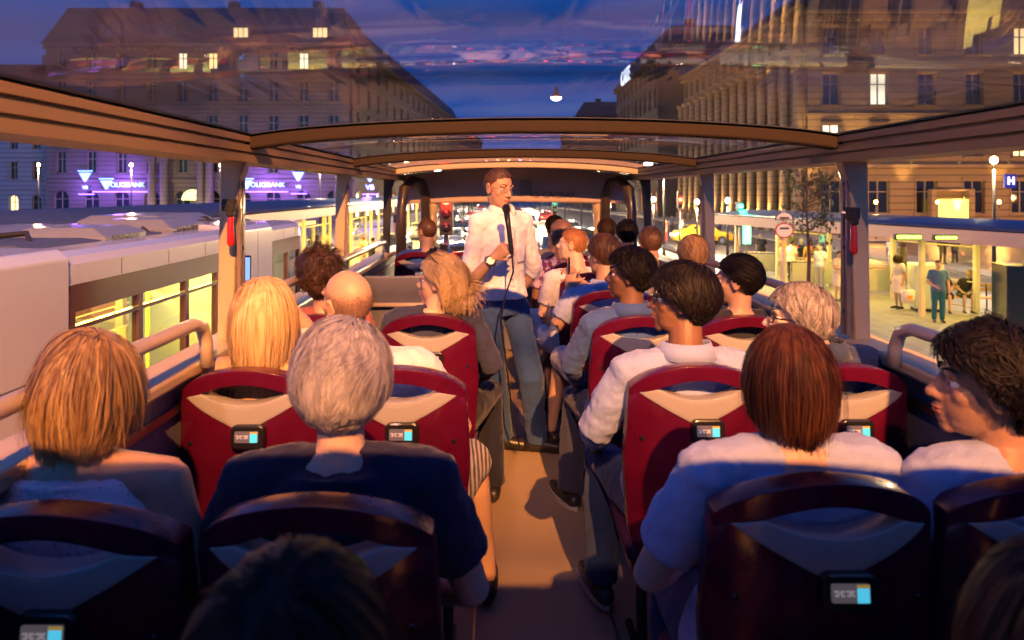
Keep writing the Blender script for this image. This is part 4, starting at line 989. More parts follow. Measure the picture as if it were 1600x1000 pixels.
def building(name, org,  ang, W, z0, floors, bay, wallm, label, cat='building', depth=14, lit=.08, roofh=0, roofm=None, trim=None, wing=None, seed=1, base_mat=None, group=None, maxwin=100, dorm=(), glit=False):
    """facade runs along local +x from org, outside is local -y. floors = list of (height, win_w, win_h, sill, kind)"""
    rnd = random.Random(seed)
    root = empty(name, org, ang); tag(root, label, cat, group)
    nb = max(1, round(W/bay)); bw = W/nb; D = .45
    wall = MB(); cor = MB(); z = z0; cnt = 0; wins = []
    for fi, (h, ww, wh_, sill, kind) in enumerate(floors):
        for b in range(nb):
            x0 = b*bw; x1 = x0+bw; c = (x0+x1)/2
            if kind == 'blank': wall.box(x0, x1, 0, D, z, z+h); continue
            a, e = c-ww/2, c+ww/2; zb, zt = z+sill, z+sill+wh_
            wall.box(x0, a, 0, D, z, z+h); wall.box(e, x1, 0, D, z, z+h)
            if sill > .02: wall.box(a, e, 0, D, z, zb)
            if kind == 'arch':
                r = ww/2; zc = zt-r; n = 10
                arc = [(c+r*math.cos(PI-PI*k/n), zc+r*math.sin(PI*k/n)) for k in range(n+1)]
                for k in range(n):
                    (xa, za), (xb, zb2) = arc[k], arc[k+1]
                    wall.prism([(xa, za), (xb, zb2), (xb, z+h), (xa, z+h)], 0, D)
            else: wall.box(a, e, 0, D, zt, z+h)
            wins.append((fi, b, a, e, zb, zt, kind))
            if kind in ('ped', 'rect') :
                cor.box(a-.18, e+.18, -.16, 0, zt+.12, zt+.30); cor.box(a-.12, a, -.07, 0, zb, zt+.12); cor.box(e, e+.12, -.07, 0, zb, zt+.12); cor.box(a-.2, e+.2, -.18, 0, zb-.16, zb)
            if kind == 'ped':
                cor.prism([(a-.25, zt+.30), (e+.25, zt+.30), (c, zt+.85)], -.2, 0)
            if kind == 'arch':
                n = 12; r = ww/2; zc = zt-r
                for k in range(n):
                    q0, q1 = PI*k/n+.02, PI*(k+1)/n-.02
                    cor.prism([(c+(r+.02)*math.cos(q0), zc+(r+.02)*math.sin(q0)), (c+(r+.42)*math.cos(q0), zc+(r+.42)*math.sin(q0)), (c+(r+.42)*math.cos(q1), zc+(r+.42)*math.sin(q1)), (c+(r+.02)*math.cos(q1), zc+(r+.02)*math.sin(q1))], -.06, 0)
        z += h
        cor.box(-.15, W+.15, -.35 if fi in (0, len(floors)-1) else -.18, -.001, z-.22, z+.10)
        if fi == len(floors)-1:
            cor.box(-.3, W+.3, -.7, -.002, z+.11, z+.35)
            k = 0
            while k*.7 < W: cor.box(k*.7, k*.7+.3, -.6, -.003, z-.5, z-.22); k += 1
    wall.box(0, W, D+1.2, depth, z0, z)
    wall.box(0, .3, D, D+1.2, z0, z); wall.box(W-.3, W, D, D+1.2, z0, z); wall.box(0, W, D, D+1.2, z-.3, z)
    wall.build('wall', wallm, root); cor.build('cornice', trim or wallm, root)
    if roofh:
        rf = MB(); rf.loft([[V((-.3,-.4,z+.35)), V((W+.3,-.4,z+.35)), V((W+.3,depth,z+.35)), V((-.3,depth,z+.35))], [V((1.2,roofh*.45,z+roofh)), V((W-1.2,roofh*.45,z+roofh)), V((W-1.2,depth-2,z+roofh)), V((1.2,depth-2,z+roofh))]])
        ro = rf.build('roof', roofm or mat('dark roof tile', (.035,.03,.032), .7, var=.3, vscale=2, bump=.5, bscale=12), root)
        for (dx, dl) in dorm:
            d = MB(); d.box(dx-1.3, dx+1.3, .1, 4, z+.6, z+2.6); d.prism([(dx-1.6, z+2.6), (dx+1.6, z+2.6), (dx, z+3.6)], 0, 4.2); do = d.build('dormer', wallm, ro)
            for q in (-.62, 0, .62): MB().box(dx+q-.26, dx+q+.26, .03, .09, z+1.0, z+2.3).build('dormer_window', litw if dl else dglass, do)
        for cx_ in (W*.2, W*.55, W*.85):
            MB().box(cx_-.6, cx_+.6, depth*.4, depth*.4+1.4, z, z+roofh+2).build('chimney', wallm, ro)
    rnd.shuffle(wins)
    for k, (fi, b, a, e, zb, zt, kind) in enumerate(wins[:maxwin]):
        fm = MB(); c = (a+e)/2; y0, y1 = .26, .34
        fm.box(a, a+.09, y0, y1, zb, zt); fm.box(e-.09, e, y0, y1, zb, zt); fm.box(a+.09, e-.09, y0, y1, zb, zb+.1); fm.box(c-.05, c+.05, y0, y1, zb+.1, zt)
        fm.box(a+.09, c-.05, y0, y1, zb+(zt-zb)*.66, zb+(zt-zb)*.66+.08); fm.box(c+.05, e-.09, y0, y1, zb+(zt-zb)*.66, zb+(zt-zb)*.66+.08)
        fo = fm.build('window', frm, root)
        q = rnd.random()
        MB().box(a, e, .36, .40, zb, zt).build('pane', ((litw if q < lit*.6 else litc) if q < lit else dglass) if not (glit and fi == 0) else shopw[int(q*10) % 5], fo)
    return root, z

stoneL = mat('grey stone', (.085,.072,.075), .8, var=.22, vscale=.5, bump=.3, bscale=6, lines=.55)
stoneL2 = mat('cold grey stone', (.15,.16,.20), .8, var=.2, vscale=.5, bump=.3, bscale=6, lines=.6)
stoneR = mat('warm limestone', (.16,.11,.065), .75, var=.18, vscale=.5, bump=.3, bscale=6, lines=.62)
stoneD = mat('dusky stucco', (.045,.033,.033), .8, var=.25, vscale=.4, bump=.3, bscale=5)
# ---- bank on the left
YB = 85.0
def fx(px, Y): return XY(px, Y)
x0, x1 = fx(72, YB), fx(545, YB)
bank, zt = building('bank_building', (x0, YB, 0), 0, x1-x0, STREET, [(5.4,1.9,3.2,.9,'arch'),(4.6,1.25,2.7,.9,'rect'),(4.6,1.3,2.8,.8,'ped'),(4.2,1.25,2.5,.8,'rect'),(3.6,1.2,2.0,.7,'rect')],
    3.75, stoneL, 'grey stone corner bank building with purple neon letters and arched ground floor', depth=16, lit=.05, roofh=5.5, seed=4, dorm=((8,0),(15,0),(fx(376,YB)-x0,1),(fx(500,YB)-x0,1)))
# entrance bay: lit columns, arch and balcony
en = MB()
for px in (243, 262, 318, 331):
    c = fx(px, YB)-x0; en.tube([(c,-.9,STREET+1.2), (c,-.9,STREET+7.6)], [.52,.44], 14); en.box(c-.7, c+.7, -1.6, -.2, STREET, STREET+1.2); en.box(c-.65, c+.65, -1.5, -.25, STREET+7.6, STREET+8.3)
en.box(fx(238,YB)-x0, fx(336,YB)-x0, -1.8, -.36, STREET+8.3, STREET+9.0); en.build('entrance_portico', stoneL, bank)
eo = MB(); c = fx(302, YB)-x0; eo.prism([(c+1.35*math.cos(PI*k/14), STREET+2.9+1.35*math.sin(PI*k/14)) for k in range(15)], -.30, -.1); eo.build('fanlight', mat('lit fanlight', (.8,.8,.3), .5, em=1.2, emc=(.8,1,.35)), bank)
for px in (252, 325): light('portico_lamp', 'SPOT', (fx(px,YB)-x0, -4.5, STREET+.6), (1,.66,.3), 1500, None, bank, spot_size=1.3, spot_blend=.8, shadow_soft_size=.2)
for o in [q for q in bpy.data.objects if q.name.startswith('portico_lamp')]: o.rotation_euler = (R(128), 0, 0)
neon = mat('violet neon', (.3,.2,.9), .4, em=7, emc=(.22,.10,1.0))
neonb = mat('blue neon', (.2,.4,.9), .4, em=3.2, emc=(.12,.28,1.0))
def neon_sign(px, py, body, size, lb, m=neon, lp=600):
    p = P(px, py, YB-.5)
    r = empty('neon_sign', p); tag(r, lb, 'sign')
    M = Matrix.Rotation(R(90), 4, 'X')
    text_obj('letters', body, size, M, neonb, r, .06, .012)
    w = size*.33*len(body)
    # triangular mark
    e = MB(); q = -w-.9 if len(body) > 3 else 0; zz = 0 if len(body) > 3 else 1.3
    q *= .7; e.prism([(q-.75, zz+.55), (q+.75, zz+.55), (q+.1, zz-.55), (q-.1, zz-.55)], -.06, .06); e.prism([(q-.95, zz+.85), (q+.95, zz+.85), (q+.85, zz+.70), (q-.85, zz+.70)], -.06, .06); e.build('emblem', neonb, r)
    b = MB(); b.box(-w-1.8 if len(body) > 3 else -1, w+.2 if len(body) > 3 else 1, .25, .32, -.9, -.8); b.build('bracket', neon, r)
    light('neon_glow', 'POINT', (0, -1.6, 0), (.34,.12,1), lp*2.2, None, r, shadow_soft_size=.6)
neon_sign(196, 289, 'VOLKSBANK', .85, 'purple neon bank sign left of the lit portico', lp=1300)
neon_sign(415, 289, 'VOLKSBANK', .85, 'purple neon bank sign right of the left bus post', lp=1300)
neon_sign(133, 293, 'VB', .6, 'small purple neon emblem near the left corner of the bank', lp=600)
neon_sign(466, 292, 'VB', .6, 'small purple neon emblem near the right corner of the bank', lp=600)
neon_sign(578, 293, 'VB', .9, 'pair of blue violet neon emblems seen between the second and third left posts', lp=600)
r = empty('roof_neon', P(180, 224, YB-.6)); tag(r, 'thin violet neon strip high on the bank facade under the roof rail', 'neon strip')
MB().tube([(-4.5,0,.4), (0,0,0), (4,0,-.5)], .09, 6).build('tube', neon, r); light('strip_glow', 'POINT', (0,-1.5,0), (.4,.15,1), 250, None, r, shadow_soft_size=.6)
# wing of the bank block along the avenue
A0 = V((x1+.4, YB+.4, 0)); A1 = V((-11.0, 188, 0)); dv = A1-A0
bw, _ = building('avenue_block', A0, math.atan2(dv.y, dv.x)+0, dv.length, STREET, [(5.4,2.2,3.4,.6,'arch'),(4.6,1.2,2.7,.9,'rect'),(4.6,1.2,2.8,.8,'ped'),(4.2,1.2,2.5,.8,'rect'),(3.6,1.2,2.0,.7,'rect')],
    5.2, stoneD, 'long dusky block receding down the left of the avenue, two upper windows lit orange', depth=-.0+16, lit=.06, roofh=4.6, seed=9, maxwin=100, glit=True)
# its outside must look towards the road: mirror in y
bw.scale = (1, 1, 1)
x00 = fx(-60, 88)
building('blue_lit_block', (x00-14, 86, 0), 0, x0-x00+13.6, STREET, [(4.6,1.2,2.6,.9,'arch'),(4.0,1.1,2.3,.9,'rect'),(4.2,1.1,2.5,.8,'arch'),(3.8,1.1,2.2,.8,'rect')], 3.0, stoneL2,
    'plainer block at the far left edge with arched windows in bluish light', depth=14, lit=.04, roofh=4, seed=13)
r = empty('street_flood', (x0-6, 68, 4)); tag(r, 'bluish street lamp in front of the far left block', 'lamp')
MB().tube([(0,0,-6.2), (0,0,0)], [.1,.06], 8).build('pole', mat('lamp post paint', (.03,.03,.035), .5), r, True); MB().ell((0,0,.1), (.3,.3,.15)).build('lamp', mat('cold lamp', (.6,.7,1), .4, em=20, emc=(.35,.5,1)), r, True)
light('lamp_light', 'POINT', (0,-.0,-.4), (.25,.38,1), 5000, None, r, shadow_soft_size=.3)
# ---- right bank building
YR = 60.0; XR = fx(1262, YR)
fl = [(6.3,1.9,2.9,2.0,'rect'),(4.6,1.6,2.8,.8,'rect'),(4.6,1.6,2.8,.8,'ped'),(4.2,1.5,2.4,.7,'rect')]
rb, zr = building('limestone_bank', (XR, YR, 0), 0, 34, STREET, fl, 4.25, stoneR, 'warm lit limestone building facing the platform on the right, uplights between its windows', depth=16, lit=.12, seed=21, roofh=2)
rs, _ = building('limestone_colonnade', (XR-.3, 99, 0), R(-90), 38.6, STREET, [(8.6,1.3,6.2,1.4,'rect'),(8.0,1.3,5.6,1.2,'rect'),(3.8,1.3,2.0,.9,'rect')], 2.75, stoneR,
    'colonnaded side of the limestone building with tall lit piers receding along the avenue', depth=10, lit=.03, seed=22, roofh=2)
pil = MB()
for k in range(15):
    c = 38.6/14*k
    pil.tube([(c, -.42, STREET+1.0), (c, -.42, STREET+16.2)], [.45,.38], 12); pil.box(c-.55, c+.55, -1.0, -.0, STREET+.1, STREET+1.0); pil.box(c-.5, c+.5, -.95, 0, STREET+16.2, STREET+16.6)
pil.build('pilasters', stoneR, rs)
def uplight(parent, loc, power, col=(1,.55,.14), size=1.0, rot=(180,0,0), h=.2):
    fx_ = MB(); fx_.tube([loc, V(loc)+V((0,0,h))], [.12,.15], 10); o = fx_.build('uplight', mat('lamp housing', (.05,.05,.05), .5), parent)
    l = light('uplight_beam', 'SPOT', V(loc)+V((0,0,h+.02)), col, power, None, parent, spot_size=size, spot_blend=.5, shadow_soft_size=.08)
    l.rotation_euler = tuple(R(a) for a in rot); return l
for k in range(0, 9):
    uplight(rb, (4.25*k, -1.25, STREET+1.2), 9000, size=.6, rot=(176,0,0))
for k in range(0, 8):
    uplight(rb, (4.25*k+.0, -1.2, STREET+6.4), 4000, size=.9, rot=(174,0,0)) 
for k in range(14):
    c = 38.6/14*(k+.5)
    if k < 14: uplight(rs, (38.6/14*k, -1.15, STREET+.5), 16000, size=.5, rot=(175,0,0))
for k in range(7):  # lamps added along the front to wash the limestone in warm light
    r_ = empty('wash_lamp', (XR+3+5*k, YR-5.5, STREET)); tag(r_, 'added wash lamp %s from the corner before the limestone building' % ('first','second','third','fourth','fifth','sixth','seventh')[k], 'lamp', 'added wash lamps before the limestone building')
    MB().tube([(0,0,0), (0,0,3.0)], [.06,.05], 8).build('pole', mat('lamp post paint', (.03,.03,.035), .5), r_, True); MB().ell((0,0,3.1), (.14,.14,.16), None, 10, 6).build('globe', mat('amber globe', (1,.6,.2), .4, em=10, emc=(1,.55,.16)), r_, True)
    light('wash_light', 'POINT', (0,0,3.35), (1,.42,.08), 1200, None, r_, shadow_soft_size=.2)
# lit kiosk entrance at the base of the right facade
e = MB(); c = fx(1478, YR)-XR; e.box(c-1.4, c+1.4, -.9, -.5, STREET+1.2, STREET+3.3); e.build('lit_doorway', mat('lit doorway', (.8,.7,.2), .5, em=1.3, emc=(1,.75,.12)), rb)
e = MB(); e.box(c-1.9, c-1.4, -1.0, -.4, STREET, STREET+4.2); e.box(c+1.4, c+1.9, -1.0, -.4, STREET, STREET+4.2); e.box(c-1.4, c+1.4, -1.0, -.4, STREET+4.0, STREET+4.2); e.build('door_surround', stoneR, rb)
# blade sign H
r = empty('blade_sign', P(1578, 283, 40)); tag(r, 'small lit projecting sign with a white and blue letter H on the far right', 'sign')
MB().box(-.34,.34,-.08,.08,-.4,.4).build('box', mat('sign blue', (.03,.05,.4), .4, em=.12, emc=(.05,.1,.9)), r, bevel=.02)
text_obj('letter', 'H', .6, Matrix.Translation((0,-.1,0)) @ Matrix.Rotation(R(90), 4, 'X'), mat('sign white', (.8,.8,.8), .4, em=2, emc=(1,.7,.75)), r, .01, .03)
MB().tube([(.42,0,.3), (1.6,0,.3)], .04, 6).build('arm', black, r); MB().tube([(1.6,0,-6), (1.6,0,1)], .08, 8).build('pole', black, r)
# rooftop block with letters beyond the colonnade
cb, _ = building('corner_hotel', (XR-3.4, 138, 0), R(-90), 36, STREET, [(6,1.6,3.6,.9,'arch'),(5,1.4,3,.9,'rect'),(5,1.4,3,.9,'rect'),(5,1.4,3,.9,'rect'),(3.5,1.3,2.2,.6,'rect')], 3.6, stoneD,
   'dark corner block on the right of the avenue with white rooftop letters', depth=14, lit=.12, seed=31, roofh=5, glit=True)
r = empty('rooftop_letters', (XR-4.6, 122, 22.5)); tag(r, 'white rooftop letters on the dark corner block right of the avenue', 'sign')
text_obj('letters', 'CAFE', 3.6, Matrix.Rotation(R(-90), 4, 'Z') @ Matrix.Rotation(R(90), 4, 'X'), mat('rooftop white', (.7,.75,.8), .4, em=2.2, emc=(.75,.85,1)), r, .1, .05)
MB().box(-.1, .1, -6, 6, -2.4, -2.2).build('frame', black, r)
# far avenue blocks
for k, (sx, y, lb) in enumerate(((-1,192,'far block on the left side of the avenue before the vanishing point'), (1,178,'far block on the right side of the avenue before the vanishing point'))):
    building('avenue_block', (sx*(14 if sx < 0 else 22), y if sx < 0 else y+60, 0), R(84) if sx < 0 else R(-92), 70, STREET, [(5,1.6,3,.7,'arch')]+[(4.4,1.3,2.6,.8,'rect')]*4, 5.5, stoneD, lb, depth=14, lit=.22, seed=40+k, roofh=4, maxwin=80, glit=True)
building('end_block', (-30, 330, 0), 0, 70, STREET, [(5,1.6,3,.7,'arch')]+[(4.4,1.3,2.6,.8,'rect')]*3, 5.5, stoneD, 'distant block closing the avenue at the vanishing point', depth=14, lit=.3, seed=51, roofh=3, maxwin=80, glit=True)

# ---- trams on the left
tramw = mat('tram white paint', (.34,.39,.52), .22, var=.05, vscale=2, coat=.7)
tramd = mat('tram dark band', (.06,.025,.04), .15, coat=.6)
XT = -2.92   # side face
ZR = CZ-.42  # top of the side wall
def tram_side(mb, y0, y1, z0, z1, t=.05): mb.box(XT-t, XT, y0, y1, z0, z1)
tram = empty('tram', (XT, 7, STREET)); tag(tram, 'long white articulated tram with yellow lit interior and dark window band alongside the bus', 'tram')
TI = Matrix.Translation((-XT, -7, -STREET))
def tb(mb, name, m, parent=None, **k):
    mb.v = [(x-XT, y-7, z-STREET) for x, y, z in mb.v]; return mb.build(name, m, parent or tram, **k)
yend = 9.75
w0 = CZ-2.05; w1 = CZ-.78; w2 = CZ-.60
mb = MB(); mb.box(XT-2.4, XT, -6, yend-.3, STREET+.30, STREET+.36); tb(mb, 'floor', grey)
mb = MB(); tram_side(mb, -6, yend-.2, STREET+.15, w0); tb(mb, 'lower_skirt', mat('tram yellow band', (.60,.50,.10), .3, coat=.5), bevel=.01)
mb = MB()
prof = [(0,w2),(0,ZR-.05),(-.03,ZR+.0),(-.12,ZR+.03),(-.35,ZR+.035),(-.35,ZR-.03),(-.12,ZR-.03),(-.07,ZR-.10),(-.07,w2)]
mb.prism([(XT+x, z) for x, z in prof], -6, yend-.5); tb(mb, 'cant_rail', tramw)
mb = MB(); mb.box(XT-2.4, XT-.36, -6, yend-.5, ZR-.12, ZR-.05); tb(mb, 'roof', mat('tram roof grey', (.05,.07,.12), .5, var=.2, bump=.1))
mb = MB(); mb.box(XT-2.45, XT-2.4, -6, yend-.3, STREET+.15, w0+.2); mb.box(XT-2.45, XT-2.4, -6, yend-.3, w2, ZR-.05); tb(mb, 'far_wall', mat('tram interior cream', (.55,.50,.28), .5))
# bellows panels (plain white) and dark frames
for (a, b) in ((-2.0,4.28), (7.15,8.12)):
    mb = MB(); mb.prism([(XT+.02, STREET+.2), (XT+.02, ZR-.0), (XT-.05, ZR+.055), (XT-.4, ZR+.07), (XT-2.0, ZR+.07), (XT-2.3, ZR), (XT-2.3, ZR-.1), (XT-.1, ZR-.1), (XT-.06, STREET+.2)], a, b); tb(mb, 'joint_cover', tramw, bevel=.015)
mb = MB(); mb.box(XT-.03, XT+.004, 4.29, 7.14, w1, w2); mb.box(XT-.03, XT+.004, 8.13, 9.3, w1, w2); tb(mb, 'dark_band', tramd)
for y in (4.30, 5.13, 5.9, 6.55, 7.08, 8.15, 8.75, 9.25):
    mb = MB(); mb.box(XT-.05, XT+.006, y, y+.06, w0, w1); tb(mb, 'window_pillar', tramd)
mb = MB(); mb.box(XT-.04, XT+.005, 4.3, 7.1, w1-.12, w1-.09); mb.box(XT-.04, XT+.005, 4.3, 7.1, w0, w0+.05); tb(mb, 'window_rail', tramd)
tg = glass_mat('tram glass', (.96,.97,.9), .05)
for a, b in ((4.36,5.13),(5.19,5.9),(5.96,6.55),(6.61,7.08),(8.21,8.75),(8.81,9.25)):
    mb = MB(); mb.box(XT-.025, XT-.019, a, b, w0+.05, w1-.12); mb.box(XT-.025, XT-.019, a, b, w1-.09, w1); tb(mb, 'window', tg)
# seams, handles and grime strips on the outside
for y in (-1.0, .4, 1.8, 3.1, 7.62):
    mb = MB(); mb.box(XT+.019, XT+.0215, y, y+.012, STREET+.3, ZR-.02); tb(mb, 'panel_seam', black)
for y in (4.9, 5.6, 6.3, 7.0, 8.6, 9.1):
    mb = MB(); mb.box(XT-.001, XT+.0015, y, y+.008, w2+.005, ZR-.06); tb(mb, 'panel_seam', black)
mb = MB(); mb.box(XT+.019, XT+.0215, -2, 4.28, CZ-1.12, CZ-1.112); tb(mb, 'panel_seam', black)
# interior
mb = MB(); mb.box(XT-1.0, XT-.8, -2, 9, w2+.0, w2+.04); mb.box(XT-1.75, XT-1.55, -2, 9, w2, w2+.04); tb(mb, 'ceiling_light', mat('tram ceiling light', (1,.9,.4), .5, em=24, emc=(1,.74,.12)))
for y in (4.9, 6.4, 8.6):
    light('cabin_light', 'AREA', (-1.2, y-7, w2-.02-STREET), (1,.72,.10), 110, None, tram, shape='RECTANGLE', size=1.2, size_y=1.2)
yel = mat('yellow grab pole', (.75,.55,.03), .3, coat=.4)
for y in (4.7, 5.5, 6.2, 6.9, 8.5, 9.0):
    mb = MB(); mb.tube([(XT-.55-.3*(int(y*10)%2), y, STREET+.36), (XT-.55-.3*(int(y*10)%2), y, w2+.05)], .02, 8); tb(mb, 'grab_pole', yel, smooth=True)
for i, y in enumerate((4.6, 5.3, 6.1, 6.8, 8.4, 9.0)):
    for x in (-.42, -.92, -1.95):
        mb = MB(); mb.box(XT+x-.2, XT+x+.2, y, y+.42, STREET+.78, STREET+.86); mb.box(XT+x-.2, XT+x+.2, y-.02, y+.06, STREET+.8, STREET+1.35); tb(mb, 'seat', mat('tram seat orange', (.60,.10,.02), .6, var=.3, vscale=20), bevel=.03)
for y in (4.5, 4.75, 5.0, 5.3, 5.6, 5.9, 6.2, 6.5, 6.8):
    mb = MB(); mb.tube([(XT-.62, y, w2), (XT-.62, y, w2-.14)], .008, 6); mb.tube([V((XT-.62+.06*math.sin(q), y, w2-.21+.07*math.cos(q))) for q in [2*PI*k/14 for k in range(15)]], .011, 6); tb(mb, 'strap_handle', yel, smooth=True)
mb = MB(); mb.box(XT+.001, XT+.03, 6.66, 6.98, w1-.2, w1+.02)
# nose
rows = []
for k in range(12):
    t = k/11; y = 9.25+.85*math.sin(t*PI/2); ins = .9*(1-math.cos(t*PI/2)); zt_ = ZR-.05-.28*(1-math.cos(t*PI/2))
    rows.append([V((XT-ins, y, STREET+.25)), V((XT-ins, y, w0)), V((XT-ins-.01, y, w2)), V((XT-ins-.04, y, zt_)), V((XT-ins-.18, y, zt_+.07)), V((XT-1.2, y, zt_+.10)), V((XT-2.3+ins, y, zt_+.05)), V((XT-2.4+ins, y, STREET+.25))])
mb = MB(); mb.loft(rows); tb(mb, 'nose', tramw, smooth=True)
mb = MB(); mb.box(XT-1.9, XT-.6, 9.90, 10.12, w1-.3, w2+.05); tb(mb, 'front_display', mat('tram front', (.1,.02,.02), .3))
# rooftop boxes
eqm = mat('roof box pale', (.13,.15,.20), .4, var=.1, coat=.3); eqd = mat('roof box dark', (.05,.06,.09), .5, var=.3)
for (a, b, xa, xb, h, m) in ((4.5,5.35,-1.3,-.40,.06,eqd), (5.42,6.05,-1.2,-.42,.13,eqm), (6.15,6.5,-1.3,-.5,.05,eqd), (6.6,7.3,-1.2,-.45,.15,eqm), (7.4,8.6,-1.9,-.9,.16,eqm), (2.4,4.1,-1.9,-.7,.08,eqm), (5.6,6.8,-2.2,-1.6,.10,eqm), (8.3,9.1,-1.6,-.6,.08,eqd)):
    mb = MB(); mb.loft([[V((XT+xa, a, ZR-.05)), V((XT+xb, a, ZR-.05)), V((XT+xb, b, ZR-.05)), V((XT+xa, b, ZR-.05))], [V((XT+xa, a, ZR+h*.6)), V((XT+xb, a, ZR+h*.35)), V((XT+xb, b, ZR+h*.6)), V((XT+xa, b, ZR+h*.6))], [V((XT+xa+.12, a+.06, ZR+h)), V((XT+xb-.14, a+.06, ZR+h)), V((XT+xb-.14, b-.06, ZR+h)), V((XT+xa+.12, b-.06, ZR+h))]])
    o = tb(mb, 'roof_box', m, bevel=.012)
    for q in range(5):
        g = MB(); g.box(XT+xb-.005, XT+xb+.006, a+.1+q*(b-a-.2)/5, a+.1+(q+.6)*(b-a-.2)/5, ZR+h*.1, ZR+h*.5); tb(g, 'vent', eqd, o)
mb = MB()
for y in (4.7, 6.3, 7.9): mb.tube([(XT-.5, y, ZR), (XT-.9, y+.5, ZR+.10), (XT-1.3, y+.2, ZR+.06)], .022, 8)
tb(mb, 'roof_cable', black, smooth=True)

# ---- shelters
navy = mat('shelter roof navy', (.035,.055,.12), .45, var=.25, vscale=1.5, coat=.2)
fascia = mat('shelter fascia', (.50,.38,.30), .5, var=.06)
postm = mat('shelter post cream', (.58,.50,.30), .4)
sg = glass_mat('shelter glass', (.95,.97,.95), .06)
def shelter(label, A, B, width, zedge, nposts, fh=.28, lampe=(1,.70,.10), seed=0, power=60, sgn=1):
    A = V(A); B = V(B); d = (B-A).to_2d().normalized(); d = V((d.x, d.y, 0)); nrm = V((d.y, -d.x, 0))*sgn; Lh = (B-A).length
    r = empty('platform_shelter', V((A.x, A.y, STREET))); tag(r, label, 'shelter')
    def pt(u, w, z): return d*u+nrm*w+V((0,0,z-STREET))
    rows = []
    for k in range(9):
        w = width*k/8; z = zedge+.02+.16*math.sin(PI*min(1, k/8*1.0))
        rows.append([pt(0, w, z), pt(Lh, w, z)])
    mb = MB(); mb.grid(rows); o = mb.build('roof', navy, r, True); m = o.modifiers.new('s', 'SOLIDIFY'); m.thickness = .05; m.offset = 1
    for w in (0, width):
        mb = MB(); a, b, c, e = pt(-.05, w-.03, zedge-fh), pt(Lh+.05, w-.03, zedge-fh), pt(Lh+.05, w+.03, zedge-fh), pt(-.05, w+.03, zedge-fh)
        up = V((0,0,fh+.0)); mb.loft([[a,b,c,e],[a+up,b+up,c+up,e+up]]); mb.build('fascia', fascia, r)
    mb = MB(); mb.loft([[pt(0,.05,zedge-fh+.04), pt(Lh,.05,zedge-fh+.04), pt(Lh,width-.05,zedge-fh+.04), pt(0,width-.05,zedge-fh+.04)], [pt(0,.05,zedge-fh+.07), pt(Lh,.05,zedge-fh+.07), pt(Lh,width-.05,zedge-fh+.07), pt(0,width-.05,zedge-fh+.07)]]); mb.build('soffit', mat('soffit cream', (.70,.66,.52), .6), r)
    step = Lh/(nposts-1)
    for k in range(nposts):
        for w in (width*.25, width*.75):
            c = pt(.1+k*step*.99, w, STREET); mb = MB(); mb.box(c.x-.07, c.x+.07, c.y-.07, c.y+.07, .1, zedge-fh+.04-STREET); mb.build('post', postm, r)
        if k < nposts-1:
            a, b = pt(.2+k*step, width*.75, STREET), pt((k+1)*step-.05, width*.75, STREET)
            if k % 2 == 0:
                mb = MB(); mb.grid([[a+V((0,0,.3)), b+V((0,0,.3))], [a+V((0,0,2.2)), b+V((0,0,2.2))]]); o = mb.build('glass_panel', sg, r); o.modifiers.new('s', 'SOLIDIFY').thickness = .01
                mb = MB(); mb.tube([a+V((0,0,.3)), b+V((0,0,.3))], .025, 6); mb.tube([a+V((0,0,1.1)), b+V((0,0,1.1))], .02, 6); mb.tube([a+V((0,0,2.2)), b+V((0,0,2.2))], .025, 6); mb.build('panel_rail', postm, r)
            c0, c1 = pt((k+.2)*step, width*.45, zedge-fh+.0), pt((k+.8)*step, width*.45, zedge-fh+.0)
            mb = MB(); q = nrm*.1; mb.loft([[c0-q, c1-q, c1+q, c0+q], [x+V((0,0,.04)) for x in (c0-q, c1-q, c1+q, c0+q)]]); mb.build('tube_lamp', mat('tube lamp', (1,.9,.5), .5, em=22, emc=(1,.76,.20)), r)
            l = light('tube_light', 'AREA', pt((k+.5)*step, width*.45, zedge-fh-.02), lampe, power, None, r, shape='RECTANGLE', size=step*.6, size_y=1.2)
            l.rotation_euler = (0, 0, math.atan2(d.y, d.x))
    return r
LA = V((-6.3, 3.0, 0)); LB = V((-5.9, 62, 0))
shL = shelter('long navy roofed platform shelter behind the tram on the left', LA, LB, 4.6, CZ-.55, 13, sgn=-1, power=300)
RA = V((9.3, 29.5, 0)); RB = V((13.3, 14.0, 0))
shR = shelter('navy roofed platform shelter with cream fascia on the right, full of waiting people', RA, RB, 4.2, CZ-1.02, 6, fh=.36, power=95, sgn=-1)
# green lit panel and route displays
def sign_box(name, p, w, h, m, lb, t=.06, rz=0, legs=True):
    r = empty(name, p, rz); tag(r, lb, 'sign'); MB().box(-w/2-.03, w/2+.03, -t, t, -h/2-.03, h/2+.03).build('case', black, r, bevel=.01)
    MB().box(-w/2, w/2, -t-.012, -t, -h/2, h/2).build('panel', m, r)
    if legs: MB().tube([(0,.0,-h/2), (0,0,STREET+.1-p.z)], .04, 6).build('leg', mat('steel post', (.3,.3,.3), .4, metal=1), r)
    return r
sign_box('lit_panel', P(1166, 361, 29.3), .34, 1.1, mat('green lit', (.1,.7,.3), .4, em=4.5, emc=(.12,1,.40)), 'narrow green lit panel at the near end of the right shelter')
sign_box('route_display', P(1418, 370, 17.5), .62, .09, mat('yellow green lit', (.5,.8,.1), .4, em=5, emc=(.6,1,.08)), 'left one of two yellow green route displays under the right shelter roof', legs=False)
sign_box('route_display', P(1476, 371, 17.0), .52, .07, mat('yellow green lit', (.5,.8,.1), .4, em=5), 'right one of two yellow green route displays under the right shelter roof', legs=False)
